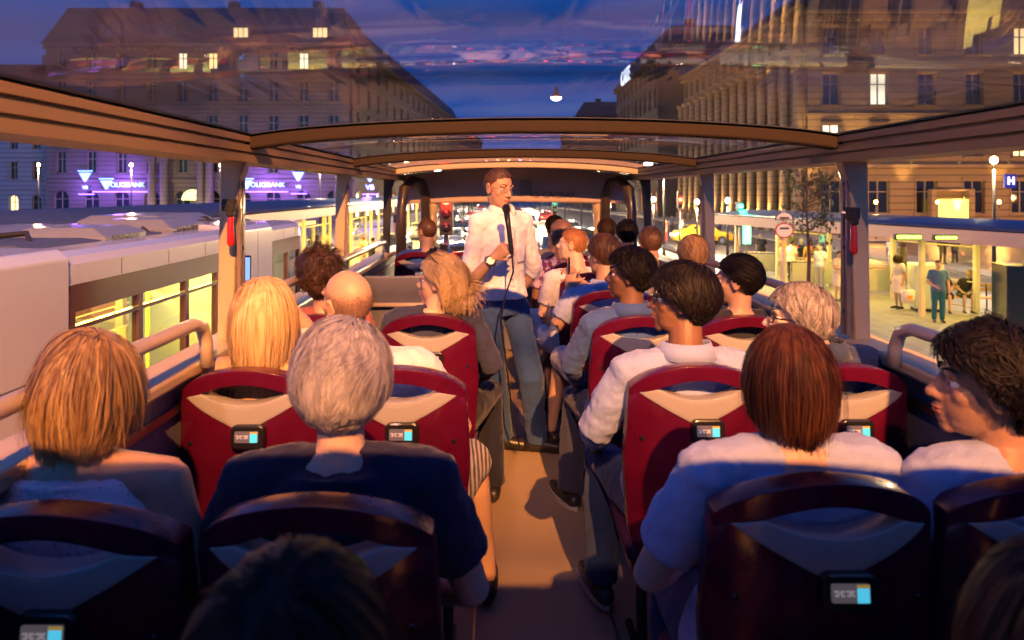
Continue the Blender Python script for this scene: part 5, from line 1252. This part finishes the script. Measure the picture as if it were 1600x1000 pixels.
# advertising case at the right edge
pk = P(1622, 440, 17.0); r = empty('advertising_case', V((pk.x, pk.y, STREET+.14)), R(-16)); tag(r, 'black advertising case with a lit yellow poster at the right edge of the platform', 'advertising case')
MB().box(-.85, .85, -.45, .45, .12, 1.95).build('case', mat('black case', (.012,.022,.018), .15, coat=.5), r, bevel=.02); MB().box(-.6,.6,-.3,.3,0,.12).build('base', mat('concrete', (.35,.33,.28), .8, var=.1), r)
MB().box(.02, .78, -.462, -.45, .2, 1.85).build('poster', mat('lit poster', (.9,.6,.1), .5, em=1.5, emc=(1,.62,.06)), r)
pf = MB(); pf.prism([(.28,.35),(.62,.35),(.60,.9),(.66,1.15),(.5,1.28),(.36,1.28),(.22,1.1),(.30,.9)], -.472, -.463); pf.ell((.45,-.465,1.42), (.09,.006,.11)); pf.build('poster_picture', mat('poster white', (.6,.65,.8), .5, em=.9, emc=(.6,.7,1)), r)
MB().box(-.45,-.2,-.462,-.45,1.55,1.62).build('red_lamp', mat('red lamp', (.8,.05,.01), .4, em=5, emc=(1,.08,.01)), r)
# litter / ticket box
pk = P(1446, 432, 21.5); r = empty('ticket_box', V((pk.x, pk.y, STREET+.14)), R(-14)); tag(r, 'pale grey square box with red lettering behind the man in denim', 'ticket machine')
MB().box(-.42,.42,-.35,.35,.1,1.5).build('cabinet', mat('pale cabinet', (.55,.55,.45), .5, var=.05), r, bevel=.03); MB().box(-.34,.34,-.28,.28,0,.1).build('plinth', black, r); MB().box(-.30,-.2,-.36,-.35,.6,1.2).build('red_stripe', mat('red print', (.5,.08,.04), .5), r); MB().box(-.05,.3,-.36,-.35,.95,1.2).build('slot_plate', grey, r)
def bench(p, rz, lb):
    r = empty('platform_bench', p, rz); tag(r, lb, 'bench'); w = mat('bench wood', (.50,.30,.08), .5, var=.2)
    for i in range(4): MB().box(-1.1, 1.1, -.05+i*.12, .04+i*.12, .43, .46).build('slat', w, r)
    for i in range(2): MB().box(-1.1, 1.1, .44, .47, .62+i*.14, .72+i*.14).build('back_slat', w, r)
    for x in (-.9, .9): MB().tube([(x,0,0), (x,0,.43), (x,.42,.43), (x,.46,.88)], .022, 6).build('frame', black, r); MB().tube([(x,.4,0), (x,.4,.43)], .022, 6).build('leg', black, r)
bp = P(1500, 440, 21.3); bz = STREET+.14
bench(V((bp.x, bp.y, bz)), R(-14), 'wooden slatted bench with a seated couple beside the black advertising case')
b2 = P(1340, 420, 26); bench(V((b2.x+1.6, b2.y, bz)), R(-14), 'empty wooden bench further along the right platform')
# stop sign post (two round discs) and its pole
pk = P(1225, 348, 17.0); r = empty('stop_sign', V((pk.x, pk.y, STREET+.14))); tag(r, 'tram stop pole with a half round and a round sign on the right platform', 'stop sign')
MB().tube([(0,.06,0), (0,.06,pk.z-STREET+.2)], .04, 10).build('pole', postm, r, True)
zc = P(1225, 360, 17).z-STREET-.14; zc2 = P(1225, 340, 17).z-STREET-.14
wh2 = mat('enamel white', (.66,.64,.52), .4, em=.12, emc=(1,.9,.6))
def plate(o, rad, zc, a0, a1, name, bz_):
    pts = [(rad*math.cos(R(a0+(a1-a0)*k/28)), zc+rad*.82*math.sin(R(a0+(a1-a0)*k/28))) for k in range(29)]
    MB().prism(pts, -.02, .02).build(name+'_rim', bz_, r)
    pts = [(rad*.86*math.cos(R(a0+(a1-a0)*k/28)), zc+(.02 if a1-a0 < 200 else 0)+rad*.70*math.sin(R(a0+(a1-a0)*k/28))) for k in range(29)]
    MB().prism(pts, -.026, -.02).build(name+'_face', wh2, r)
    MB().box(-rad*.5, rad*.5, -.03, -.026, zc+rad*.2-.02, zc+rad*.2+.03).build(name+'_lettering', mat('dark print', (.04,.04,.05), .5), r)
plate(r, .235, zc2-.06, 0, 180, 'upper_plate', black); plate(r, .235, zc, 0, 359, 'lower_plate', mat('red enamel', (.45,.03,.02), .4))
MB().tube([(0,-.0,zc-.28), (0,0,zc-.42)], .05, 8).build('red_lantern', mat('red lamp', (.8,.05,.01), .4), r)
# small street tree
leafm = mat('leaf green', (.05,.07,.025), .6, var=.4, vscale=3)
def small_tree(p, H, crown, n, lb, seed=1, lf=.10, group=None):
    rnd = random.Random(seed); r = empty('street_tree', p); tag(r, lb, 'tree', group)
    t = MB(); top = V((0,0,H*.92)); t.tube([(0,0,0), (.04,0,H*.4), (-.03,.02,H*.7), top], [.07*H/5,.055*H/5,.035*H/5,.01], 8)
    tips = []
    for k in range(int(14+crown*6)):
        z = H*(.42+.5*rnd.random()); a = rnd.random()*2*PI; l = crown*(.5+.6*rnd.random())*(1.15-z/H*.6)
        m_ = V((math.cos(a)*l*.5, math.sin(a)*l*.5, z+l*.22)); e = V((math.cos(a)*l, math.sin(a)*l, z+l*.38+rnd.uniform(-.2,.2)))
        t.tube([(0,0,z), m_, e], [.022*H/5,.014*H/5,.005], 5); tips += [m_.lerp(e, q) for q in (.2,.5,.8,1)]
    t.build('trunk', mat('bark', (.07,.05,.035), .9, var=.3, bump=.5), r)
    c = MB()
    for k in range(n):
        q = rnd.choice(tips); p_ = q+V((rnd.gauss(0,.16), rnd.gauss(0,.16), rnd.gauss(0,.13)))*crown
        a = Euler((rnd.random()*6, rnd.random()*6, rnd.random()*6)).to_matrix(); s = lf*(.6+.8*rnd.random())
        c.add([p_+a @ V(v) for v in ((-s,0,0), (0,-s*.45,0), (s,0,.02), (0,s*.45,0))], [(0,1,2,3)])
    c.build('crown', leafm, r, fixn=False)
tp = P(1262, 400, 19.5); small_tree(V((tp.x, tp.y, STREET+.14)), 4.7, .95, 700, 'thin young tree behind the round stop sign on the right platform', 3, .07)
for k, (x, y, H, lb) in enumerate(((-9.2,110,9,'dark avenue tree nearest on the left pavement'), (-8.0,135,9,'dark avenue tree second on the left pavement'), (15.5,112,9,'dark avenue tree nearest on the right pavement'), (14.0,135,9,'dark avenue tree second on the right pavement'), (-6.6,160,10,'dark avenue tree farthest on the left pavement'), (12.5,160,10,'dark avenue tree farthest on the right pavement'))):
    small_tree(V((x, y, STREET)), H, 2.6, 1600, lb, 20+k, .28, 'trees lining the avenue')
# street lamps down the avenue
def street_lamp(x, y, h, m, lb, col=(1,.7,.35), power=0, arm=0, group='street lamps along the avenue'):
    r = empty('street_lamp', (x, y, STREET)); tag(r, lb, 'street lamp', group)
    MB().tube([(0,0,0), (0,0,h*.6), (0,0,h)], [.09,.06,.05], 8).build('pole', mat('lamp post paint', (.03,.03,.035), .5), r, True)
    if arm: MB().tube([(0,0,h), (arm*.5,0,h+.25), (arm,0,h+.2)], .035, 6).build('arm', mat('lamp post paint', (.03,.03,.035), .5), r, True)
    MB().ell((arm,0,h+(.12 if arm else .2)), (.24,.24,.16) if arm else (.15,.15,.17), None, 12, 8).build('lantern', m, r, True)
    if power: light('lamp_light', 'POINT', (arm, 0, h-.2), col, power*14, None, r, shadow_soft_size=.25)
warm = mat('warm lantern', (1,.7,.4), .4, em=25, emc=(1,.62,.25)); cold = mat('white lantern', (1,1,1), .4, em=9, emc=(.85,.85,1)); orange = mat('orange lantern', (1,.5,.1), .4, em=30, emc=(1,.38,.05))
ordn = 'nearest second third fourth fifth sixth seventh eighth ninth tenth'.split()
for k in range(9):
    street_lamp(-5.4-.0*k, 32+k*17, 5.4, (warm, cold, warm)[k % 3], ordn[k]+' lamp from the bus along the left kerb of the avenue', power=420, arm=.8)
    street_lamp(8.2+.0*k, 34+k*17, 5.2, (cold, warm, orange)[k % 3], ordn[k]+' lamp from the bus along the right kerb of the avenue', power=420, arm=-.8)
for k, (px, py, Y, m, lb) in enumerate(((1021,311,48,cold,'round white globe lamp left of the second right post'), (1089,315,44,cold,'upper white globe beside the traffic lights'), (1137,313,42,cold,'white globe lamp above the near end of the right shelter'), (1553,250,30,warm,'tall black lamp post with a yellow lantern on the far right'))):
    p = P(px, py, Y); street_lamp(p.x, p.y, p.z-STREET-.2, m, lb, power=200, group=None)
# traffic lights
def traffic(p, m, lb, off, col, pw=25, back=True):
    r = empty('traffic_light', p); tag(r, lb, 'traffic light')
    MB().box(-.16,.16,-.0,.22,-.52,.52).build('housing', mat('signal housing', (.02,.02,.02), .5), r, bevel=.03)
    for k in range(3):
        z = .33-.33*k; MB().ell((0,-.03,z), (.115,.05,.115), None, 14, 8).build('lens', m if k == off else mat('dark lens', (.02,.012,.01), .1), r, True)
        MB().tube([(-.12,-.02,z+.07), (-.12,-.16,z+.09)], .01, 5).build('visor', black, r)
    MB().tube([(0,.12,-.5), (0,.12,STREET-p.z)], .06, 8).build('pole', mat('steel post', (.3,.3,.3), .4, metal=1), r, True)
    light('signal_glow', 'POINT', (0,-.3,.33-.33*off), col, pw, None, r, shadow_soft_size=.15)
redl = mat('red signal', (1,.05,.02), .4, em=60, emc=(1,.02,.01)); grn = mat('green signal', (.05,1,.6), .4, em=40, emc=(.02,1,.55))
traffic(P(697, 334, 16), redl, 'red traffic light seen through the windscreen left of the guide', 0, (1,.03,.01), 160)
traffic(P(867, 322, 40), grn, 'green traffic light far down the avenue under the header panel', 0, (.05,1,.6), 80)
traffic(P(1157, 333, 32), grn, 'green traffic light above the near end of the right shelter', 0, (.05,1,.6), 40)
traffic(P(1063, 312, 40), redl, 'red lit signal beside the white globes right of the windscreen', 1, (1,.05,.02), 40)
# cars
def make_car(paint, nm):
    r = empty('car', (0,0,0)); tag(r, 'x', 'car')
    prof = [(-2.1,.28),(-2.15,.55),(-2.05,.80),(-1.55,.90),(-1.25,.95),(-.65,1.38),(.75,1.42),(1.45,1.05),(1.95,.95),(2.1,.75),(2.1,.28)]
    rings = []
    for x, s in ((-.84,.90),(-.86,1),(0,1.03),(.86,1),(.84,.90)):
        pass
    mb = MB(); secs = []
    for x, sc in ((-.86,.0),(-.80,.05),(-.5,.09),(0,.11),(.5,.09),(.80,.05),(.86,0)):
        secs.append([V((x*(1 if z < 1.0 else .78), y*(1+sc*.3), z+(sc*.4 if z > .8 else 0))) for y, z in prof])
    mb.loft(secs); mb.build('body', paint, r, True)
    for s in (-1, 1):
        MB().box(s*.70-.012, s*.70+.012, -.6, .75, 1.0, 1.33).build('side_window', dglass, r)
        for y in (-1.3, 1.3):
            w = MB().tube([(s*.72,y,.31), (s*.90,y,.31)], .31, 18).build('wheel', black, r); MB().tube([(s*.89,y,.31), (s*.915,y,.31)], .19, 12).build('rim', mat('steel', (.5,.5,.5), .25, metal=1), w)
        MB().ell((s*.62,-2.13,.68), (.16,.05,.08), None, 10, 6).build('tail_light', mat('tail light', (1,.05,.02), .4, em=30, emc=(1,.03,.01)), r, True)
        MB().ell((s*.62,2.10,.66), (.17,.06,.09), None, 10, 6).build('headlight', mat('head light', (1,1,.9), .4, em=70, emc=(1,.92,.8)), r, True)
    MB().prism([(-.60,.98),(.60,.98),(.52,1.34),(-.52,1.34)], -1.12, -1.10, Matrix.Translation((0,-.13,.02)) @ Matrix.Identity(4)).build('rear_window', dglass, r)
    MB().prism([(-.66,.98),(.66,.98),(.56,1.36),(-.56,1.36)], 1.22, 1.24).build('windscreen', dglass, r)
    MB().box(-.25,.25,-2.20,-2.17,.50,.60).build('number_plate', mat('plate white', (.6,.6,.6), .5), r)
    return r
cars = [make_car(mat('car paint silver', (.45,.45,.48), .25, metal=.6, coat=.8), 'silver'), make_car(mat('car paint dark', (.02,.025,.05), .2, coat=.8), 'dark'), make_car(mat('car paint red', (.3,.02,.02), .2, coat=.8), 'red'), make_car(mat('taxi yellow', (.75,.50,.02), .25, coat=.8), 'yellow')]
CT = [tree_of(c) for c in cars]; used = set()
for ci, x, y, rz, lb in ((0,.2,14,0,'silver car directly ahead of the bus in the same lane'), (0,.3,22,0,'second silver car ahead of the bus'), (1,-1.9+.0,33,0,'dark car ahead in the left lane'), (2,.3,31,0,'red car ahead behind the green signal'), (1,3.0,38,0,'dark car ahead in the right lane'),
    (0,-3.4,46,180,'silver oncoming car with bright headlights nearest the red light'), (1,-3.6,62,180,'dark oncoming car with bright headlights in the middle distance'), (2,-3.4,84,180,'red oncoming car with bright headlights farther off'), (0,-3.4,104,180,'silver oncoming car far down the avenue'), (1,.4,60,0,'dark car far ahead with red tail lights'), (0,3.1,74,0,'silver car far ahead with red tail lights'),
    (1,-6.4,40,180,'dark oncoming car in the outer lane nearest the left platform'), (0,-6.5,55,180,'silver oncoming car in the outer left lane'), (0,-6.4,72,180,'second silver oncoming car in the outer left lane'), (1,-6.4,92,180,'dark oncoming car far off in the outer left lane'), (2,-3.5,128,180,'red oncoming car at the far end of the avenue'), (0,-6.5,120,180,'silver oncoming car at the far end of the outer lane'),
    (1,6.0,47,0,'dark car waiting in the right hand lane'), (0,6.0,58,0,'silver car waiting in the right hand lane'), (2,6.0,88,0,'red car far ahead in the right hand lane'), (1,.4,92,0,'dark car far ahead in the same lane'),
    (3,15.2,51,90,'yellow taxi crossing beyond the right platform'), (2,3.0,110,0,'red car farthest ahead on the avenue')):
    o = cars[ci] if ci not in used else copy_t(CT[ci]); used.add(ci); o.location = (x, y, STREET+.01); o.rotation_euler = (0,0,R(rz)); o['label'] = lb; o['category'] = 'car'; o['group'] = 'cars on the avenue'
# lit people inside the tram and posters on its glass
for k, (y, c) in enumerate(((5.0,(.25,.05,.05)),(6.35,(.05,.08,.2)),(8.6,(.1,.1,.1)))):
    person(('tram passenger in dark red seated nearest the bus', 'tram passenger in blue behind the left post', 'tram passenger in grey near the nose of the tram')[k], 'passengers inside the tram', (XT-.45, y, STREET+.42), yaw=0, vox=.012, cvox=.014, hair=dict(short, n=500, w=.006, k=3), hcol=('dark','brown','black')[k], top=dict(col=c, mat='tram top %d' % k, sleeve='long'), bottom=dict(col=(.03,.03,.05), nosole=1), seed=110+k)
# lamps added on the square to throw warm light on the bank facade
for k, px in enumerate((60, 205, 345, 500)):
    p = P(px, 300, 66); street_lamp(p.x, p.y, 6.4, warm, ('first','second','third','fourth')[k]+' warm lamp from the left, added to light the bank facade', power=320, group='lamps added to light the bank facade', col=(1,.62,.38))
# glazed ramp railings on the right platform
for k, (px, py, Y, wd) in enumerate(((1290, 428, 27, 2.6), (1365, 428, 25, 2.2), (1205, 425, 31, 2.4))):
    q = P(px, 300, Y); r = empty('ramp_railing', V((q.x, Y, STREET+.14)), R(-14)); tag(r, ('low pale railing with glass behind the woman in cream', 'low pale railing just right of the second right post', 'grey low railing near the young person in jeans')[k], 'railing')
    MB().tube([(-wd/2,0,0), (-wd/2,0,1.0), (wd/2,0,1.0), (wd/2,0,0)], .03, 8).build('frame', postm, r, True); MB().box(-wd/2+.05, wd/2-.05, -.015, .015, .12, .92).build('panel', mat('railing panel', (.42,.42,.30), .3, coat=.4), r)
# overhead wires and pendant lamp
wm = mat('overhead wire', (.02,.02,.025), .5)
def wire(name, a, b, sag, lb, r_=.012):
    o = empty(name, a); tag(o, lb, 'wire'); a = V(a); b = V(b)
    MB().tube([(a.lerp(b, k/12)-a)-V((0,0,sag*4*(k/12)*(1-k/12))) for k in range(13)], r_, 5).build('cable', wm, o, True)
wire('span_wire', P(560,100,26), P(1170,62,26), .25, 'thin span wire crossing the sky above the avenue')
wire('lamp_wire', P(884,-60,30), P(868,138,30), 0, 'thin wire carrying the pendant lamp in the sky')
pk = P(869, 152, 30); r = empty('pendant_lamp', pk); tag(r, 'pendant street lamp with a glowing white bowl hanging in the blue sky', 'street lamp')
MB().tube([(0,0,.45), (0,0,.2), (0,0,.1), (0,0,.0)], [.06,.10,.22,.27], 16).build('shade', mat('lamp shade brown', (.25,.13,.07), .4), r, True); MB().ell((0,0,-.02), (.24,.24,.13), None, 16, 8).build('bowl', mat('lamp bowl', (1,1,1), .4, em=12, emc=(1,.9,.8)), r, True)
# platform people ---------------------------------------------------
def st(px, pfeet, lb, cols, yaw=0, fem=False, hc='brown', bl='long', seed=0, sk='tan', group='people waiting on the platforms', hair='short', arms=None, sc=1.0, sleeve='short', pose='stand', z=None, Y=None, top2=None, legs=None):
    Y = Y or (CZ-(STREET+.14))*FPX/(pfeet-300)
    p = P(px, 300, Y)
    h = dict(short, n=500, w=.006, k=3) if hair == 'short' else dict(len=.26, vol=.03, g=.35, curl=.15, n=900, w=.007, k=7, crown=(0,0,.12))
    return person(lb, group, (p.x, p.y, (STREET+.14) if z is None else z), yaw=yaw, pose=pose, sk=sk, fem=fem, hair=h, hcol=hc, seed=seed, vox=.0115, cvox=.013,
        top=dict(col=cols[0], mat='s%s' % (cols[0],), sleeve=sleeve, inf=.022, wr=.02, tuck=0), bottom=dict(col=cols[1], mat='b%s' % (cols[1],), len=bl, nosole=1), scale=sc, arms=arms, legs=legs)
wl_ = (.62,.60,.52)
st(1466, 503, 'man in denim shirt and teal jeans standing in front of the bench', ((.06,.14,.26),(.02,.12,.16)), yaw=160, seed=61, sk='tan', arms={1: ((.27,.02,1.12),(.12,.22,1.02))}, sc=1.03)
st(1404, 482, 'woman in a white dress with a white shopping bag', ((.7,.62,.5),(.7,.62,.5)), yaw=100, fem=True, bl='skirt', hair='long', hc='dark', seed=62)
r = empty('shopping_bag', P(1419, 462, 21.0)); tag(r, 'white plastic shopping bag with an orange print held by the woman in white', 'bag'); MB().loft([[V((x, y, -.22)) for x, y in ((-.16,-.08),(.16,-.08),(.16,.08),(-.16,.08))], [V((x, y, .15)) for x, y in ((-.19,-.06),(.19,-.06),(.19,.06),(-.19,.06))], [V((x, y, .19)) for x, y in ((-.15,-.02),(.15,-.02),(.15,.02),(-.15,.02))]]).build('sack', mat('bag plastic', (.7,.66,.6), .4, var=.1), r, True); MB().tube([(-.12,0,.18), (0,0,.36), (.12,0,.18)], .01, 6).build('handle', mat('bag plastic', (.7,.66,.6), .4), r, True); MB().box(-.08,.08,-.09,-.082,-.1,.02).build('print', mat('orange print', (.7,.25,.03), .5), r)
q = V((bp.x-.35, bp.y+.22, bz-.02)); person('left one of the couple on the bench, blond woman in black leaning on the other', 'people waiting on the platforms', q, yaw=150, sk='tan', fem=True, hair=dict(len=.24, vol=.03, g=.35, curl=.15, n=900, w=.007, k=7, crown=(0,0,.12)), hcol='blonde', vox=.0115, cvox=.013, top=dict(col=(.02,.02,.02), mat='blk2', sleeve='short'), bottom=dict(col=(.02,.02,.02), mat='blk3', len='skirt', nosole=1), lean=(.06,.08), seed=63)
q = V((bp.x+.22, bp.y+.22, bz-.02)); person('right one of the couple on the bench, in black top', 'people waiting on the platforms', q, yaw=168, sk='tan', hair=dict(short, n=500, w=.006, k=3), hcol='blonde', vox=.0115, cvox=.013, top=dict(col=(.02,.02,.025), mat='blk2', sleeve='short'), bottom=dict(col=(.03,.03,.03), mat='blk4', len='short', nosole=1), lean=(-.1,.16), head=(20,-15,0), seed=64)
st(1473, 412, 'man in a dark suit walking beyond the right shelter, left of another dark figure', ((.015,.015,.02),(.012,.012,.016)), yaw=175, seed=65, sleeve='long')
st(1492, 411, 'dark figure next to the man in the suit beyond the right shelter', ((.05,.04,.05),(.02,.02,.02)), yaw=0, seed=66, sleeve='long')
st(1334, 462, 'woman in a yellow top and short black skirt beside the right post', ((.65,.45,.12),(.012,.012,.012)), yaw=70, fem=True, bl='skirt', hc='ginger', hair='long', seed=67)
st(1311, 470, 'woman in a cream dress with arms folded, left of the right post', ((.6,.5,.4),(.62,.55,.45)), yaw=-170, fem=True, bl='skirt', hc='dark', seed=68, arms={1: ((.24,.05,1.16),(.02,.22,1.12)), -1: ((-.24,.05,1.16),(-.02,.24,1.14))})
st(1281, 452, 'man in a pale blue shirt leaning left on the platform', ((.40,.50,.66),(.3,.3,.32)), yaw=120, hc='grey', seed=69)
st(1253, 436, 'elderly man with white hair and a black top behind the young tree', ((.03,.03,.03),(.4,.4,.36)), yaw=20, hc='white', seed=70)
st(1266, 440, 'woman in an orange blouse behind the young tree', ((.55,.25,.05),(.3,.2,.05)), yaw=-20, fem=True, hc='ginger', hair='long', seed=71)
st(1222, 442, 'woman in a cream jacket under the round stop sign', ((.62,.58,.42),(.5,.48,.35)), yaw=60, fem=True, hc='ginger', seed=72, sleeve='long')
st(1237, 440, 'person in white and black behind the stop pole', ((.7,.7,.62),(.02,.02,.02)), yaw=-60, hc='dark', seed=73)
st(1190, 420, 'young person in black tee shirt and blue jeans by the near shelter end', ((.02,.02,.02),(.10,.16,.30)), yaw=-30, fem=True, hc='blonde', seed=74)
st(1410, 440, 'person in a yellow top behind the woman in white', ((.66,.45,.06),(.3,.22,.1)), yaw=30, fem=True, hc='blonde', hair='long', seed=75)
st(1239, 412, 'person in olive standing inside the right shelter', ((.30,.24,.05),(.05,.05,.03)), yaw=0, seed=76)
st(1395, 428, 'person in white walking across the platform far right', ((.66,.64,.55),(.5,.45,.35)), yaw=-40, seed=77, hc='dark')
for i, (px, pf, c0, c1, y, hc, lb) in enumerate(((1041,378,(.5,.1,.08),(.5,.05,.04),90,'dark','woman in red crossing the road between the first and second right posts'), (1066,376,(.6,.55,.5),(.4,.3,.3),-90,'brown','pale dressed walker crossing behind the woman in red'), (1124,366,(.35,.38,.5),(.02,.02,.05),0,'dark','man in a light shirt and dark trousers just right of the second right post'),
     (1100,362,(.03,.03,.04),(.03,.03,.04),30,'black','dark dressed walker left of the second right post'), (1050,366,(.05,.06,.1),(.02,.02,.03),-30,'black','dark dressed walker by the traffic lights'))):
    st(px, pf, lb, (c0, c1), yaw=y, hc=hc, seed=80+i, group='people crossing the road on the right')
for i, (px, pf, c0, c1, y, hc, lb) in enumerate(((568,428,(.62,.40,.12),(.6,.5,.35),60,'ginger','woman in a yellow jacket and white shorts on the left platform'), (582,432,(.03,.03,.03),(.5,.1,.05),-30,'dark','person in black top next to the woman in the yellow jacket'), (596,436,(.62,.6,.55),(.6,.55,.5),0,'brown','person in white at the right end of the left platform group'), (506,410,(.55,.35,.1),(.1,.1,.1),20,'blonde','blond person in ochre seen over the tram nose'), (492,410,(.04,.04,.06),(.05,.05,.05),-20,'brown','dark dressed person beside the ochre one over the tram nose'), (545,396,(.1,.14,.25),(.05,.05,.08),0,'black','person in navy behind the left second post'), (486,398,(.03,.05,.1),(.05,.05,.08),180,'black','dark figure standing under the left shelter fascia'))):
    st(px, pf, lb, (c0, c1), yaw=y, hc=hc, seed=90+i, fem=i in (0,3), bl='short' if i in (0,1) else 'long')
# shop fronts under the left shelter
r = empty('platform_kiosk', (-10.9, 26, STREET+.14)); tag(r, 'glazed yellow lit kiosk under the left shelter', 'kiosk')
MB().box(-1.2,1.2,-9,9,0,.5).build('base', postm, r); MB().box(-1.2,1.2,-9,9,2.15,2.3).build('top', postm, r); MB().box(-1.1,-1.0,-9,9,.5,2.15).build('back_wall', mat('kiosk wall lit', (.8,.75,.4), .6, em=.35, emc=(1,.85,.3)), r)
for k in range(10): MB().box(1.1,1.18,-9+k*1.98,-8.88+k*1.98,.5,2.15).build('mullion', postm, r)
for k in range(9):
    MB().box(-.9,.2,-8.6+k*1.98,-7.6+k*1.98,.5,1.2+.3*(k%3)).build('shelf', mat('goods %d' % (k%4), ((.4,.1,.05),(.1,.3,.1),(.6,.5,.2),(.1,.15,.3))[k%4], .5, var=.6, vscale=12), r)
MB().box(1.14,1.15,-9,9,.5,2.15).build('pane', sg, r)
for k in range(3): light('kiosk_light', 'AREA', (0,-6+k*6,2.1), (1,.82,.3), 90, None, r, shape='RECTANGLE', size=1.5, size_y=4)
# ================================================================== LIGHT, SKY, CAMERA
w = bpy.data.worlds.new('World'); S.world = w; w.use_nodes = True
nt = w.node_tree; N = nt.nodes; L = nt.links; bg = N['Background']
sky = N.new('ShaderNodeTexSky'); sky.sky_type = 'NISHITA'; sky.sun_disc = False; sky.sun_elevation = R(-3.0); sky.sun_rotation = R(200); sky.altitude = 100; sky.dust_density = .6; sky.ozone_density = 3.0
tn = N.new('ShaderNodeMix'); tn.data_type = 'RGBA'; tn.blend_type = 'MULTIPLY'; tn.inputs[0].default_value = 1; tn.inputs[7].default_value = (.06,.90,1.15,1); L.new(sky.outputs[0], tn.inputs[6]); mb_ = N.new('ShaderNodeMix'); mb_.data_type = 'RGBA'; mb_.inputs[0].default_value = .72; mb_.inputs[7].default_value = (.020/8.5, .115/8.5, .56/8.5, 1); L.new(tn.outputs[2], mb_.inputs[6]); wt = N.new('ShaderNodeTexCoord'); wm_ = N.new('ShaderNodeMapping'); wm_.inputs['Scale'].default_value = (1.6, 1.6, 7); L.new(wt.outputs['Generated'], wm_.inputs[0])
wn = N.new('ShaderNodeTexNoise'); wn.inputs['Scale'].default_value = 2.6; wn.inputs['Detail'].default_value = 7; wn.inputs['Distortion'].default_value = .6; L.new(wm_.outputs[0], wn.inputs['Vector'])
wr_ = N.new('ShaderNodeMapRange'); wr_.inputs[1].default_value = .50; wr_.inputs[2].default_value = .78; wr_.inputs[4].default_value = .65; L.new(wn.outputs[0], wr_.inputs[0])
mc_ = N.new('ShaderNodeMix'); mc_.data_type = 'RGBA'; mc_.inputs[7].default_value = (.15/8.5, .19/8.5, .40/8.5, 1); L.new(wr_.outputs[0], mc_.inputs[0]); L.new(mb_.outputs[2], mc_.inputs[6]); L.new(mc_.outputs[2], bg.inputs[0]); bg.inputs[1].default_value = SKYS
# afterglow (very weak sun) in the direction of the set sun
d = V((-.35, 1, -.35)).normalized()
sl = light('afterglow_sun', 'SUN', (0,0,30), (1,.8,.65), .02); sl.data.angle = R(.5); sl.rotation_euler = d.to_track_quat('-Z', 'Y').to_euler()
# the sodium street flood light behind the bus that throws the hard shadows
LP = V((1.35, -7.1, 7.74))
r = empty('sodium_lamp', (LP.x+.6, LP.y-.5, STREET)); tag(r, 'tall sodium street lamp behind the bus', 'street lamp')
hh = LP.z-STREET
MB().tube([(0,0,0), (0,0,6), (0,0,hh+.3), (-.3,.25,hh+.4), (-.6,.5,hh+.25)], [.12,.09,.07,.05,.05], 10).build('pole', mat('lamp post paint', (.03,.03,.035), .5), r, True)
MB().box(-.85,-.35,.3,.7,hh+.12,hh+.24).build('head', mat('lamp head', (.1,.1,.1), .5), r, bevel=.02)
MB().box(-.78,-.42,.35,.65,hh+.085,hh+.118).build('lens', mat('sodium lens', (1,.6,.3), .4, em=40, emc=(1,.45,.12)), r)
l = light('sodium_light', 'SPOT', LP, KEYC, KEYP, V((.2, 4.5, 0)), None, spot_size=R(75), spot_blend=.4, shadow_soft_size=.06)
l.parent = r; l.matrix_parent_inverse = Matrix.Translation(r.location).inverted()
LP2 = V((-1.7, -7.6, 8.0))
r = empty('sodium_lamp', (LP2.x-.6, LP2.y-.5, STREET)); tag(r, 'second street lamp behind the bus on its left side', 'street lamp'); hh = LP2.z-STREET
MB().tube([(0,0,0), (0,0,6), (0,0,hh+.3), (.3,.25,hh+.4), (.6,.5,hh+.25)], [.12,.09,.07,.05,.05], 10).build('pole', mat('lamp post paint', (.03,.03,.035), .5), r, True)
MB().box(.35,.85,.3,.7,hh+.12,hh+.24).build('head', mat('lamp head', (.1,.1,.1), .5), r, bevel=.02)
MB().box(.42,.78,.35,.65,hh+.085,hh+.118).build('lens', mat('sodium lens', (1,.6,.3), .4), r)
l = light('sodium_light', 'SPOT', LP2, KEYC2, KEYP2, V((.6, 4.5, 0)), None, spot_size=R(75), spot_blend=.4, shadow_soft_size=.08)
l.parent = r; l.matrix_parent_inverse = Matrix.Translation(r.location).inverted()
# camera
cd = bpy.data.cameras.new('camera'); cam = bpy.data.objects.new('camera', cd); COL.objects.link(cam)
cam.location = (CX, 0, CZ); cam.rotation_euler = (R(90), 0, 0)
cd.sensor_width = 36; cd.lens = 36*FPX/1600; cd.shift_x = (800-VX)/1600; cd.shift_y = (VY-500)/1600; cd.clip_start = .05; cd.clip_end = 3000
cd.dof.use_dof = True; cd.dof.focus_distance = 3.2; cd.dof.aperture_fstop = 3.2
S.camera = cam
S.render.engine = 'CYCLES'
S.view_settings.view_transform = 'Standard'; S.view_settings.look = 'None'; S.view_settings.gamma = 1; S.view_settings.exposure = EXPO
S.cycles.max_bounces = 8; S.cycles.transparent_max_bounces = 24; S.cycles.caustics_reflective = False; S.cycles.caustics_refractive = False; S.cycles.sample_clamp_indirect = 6
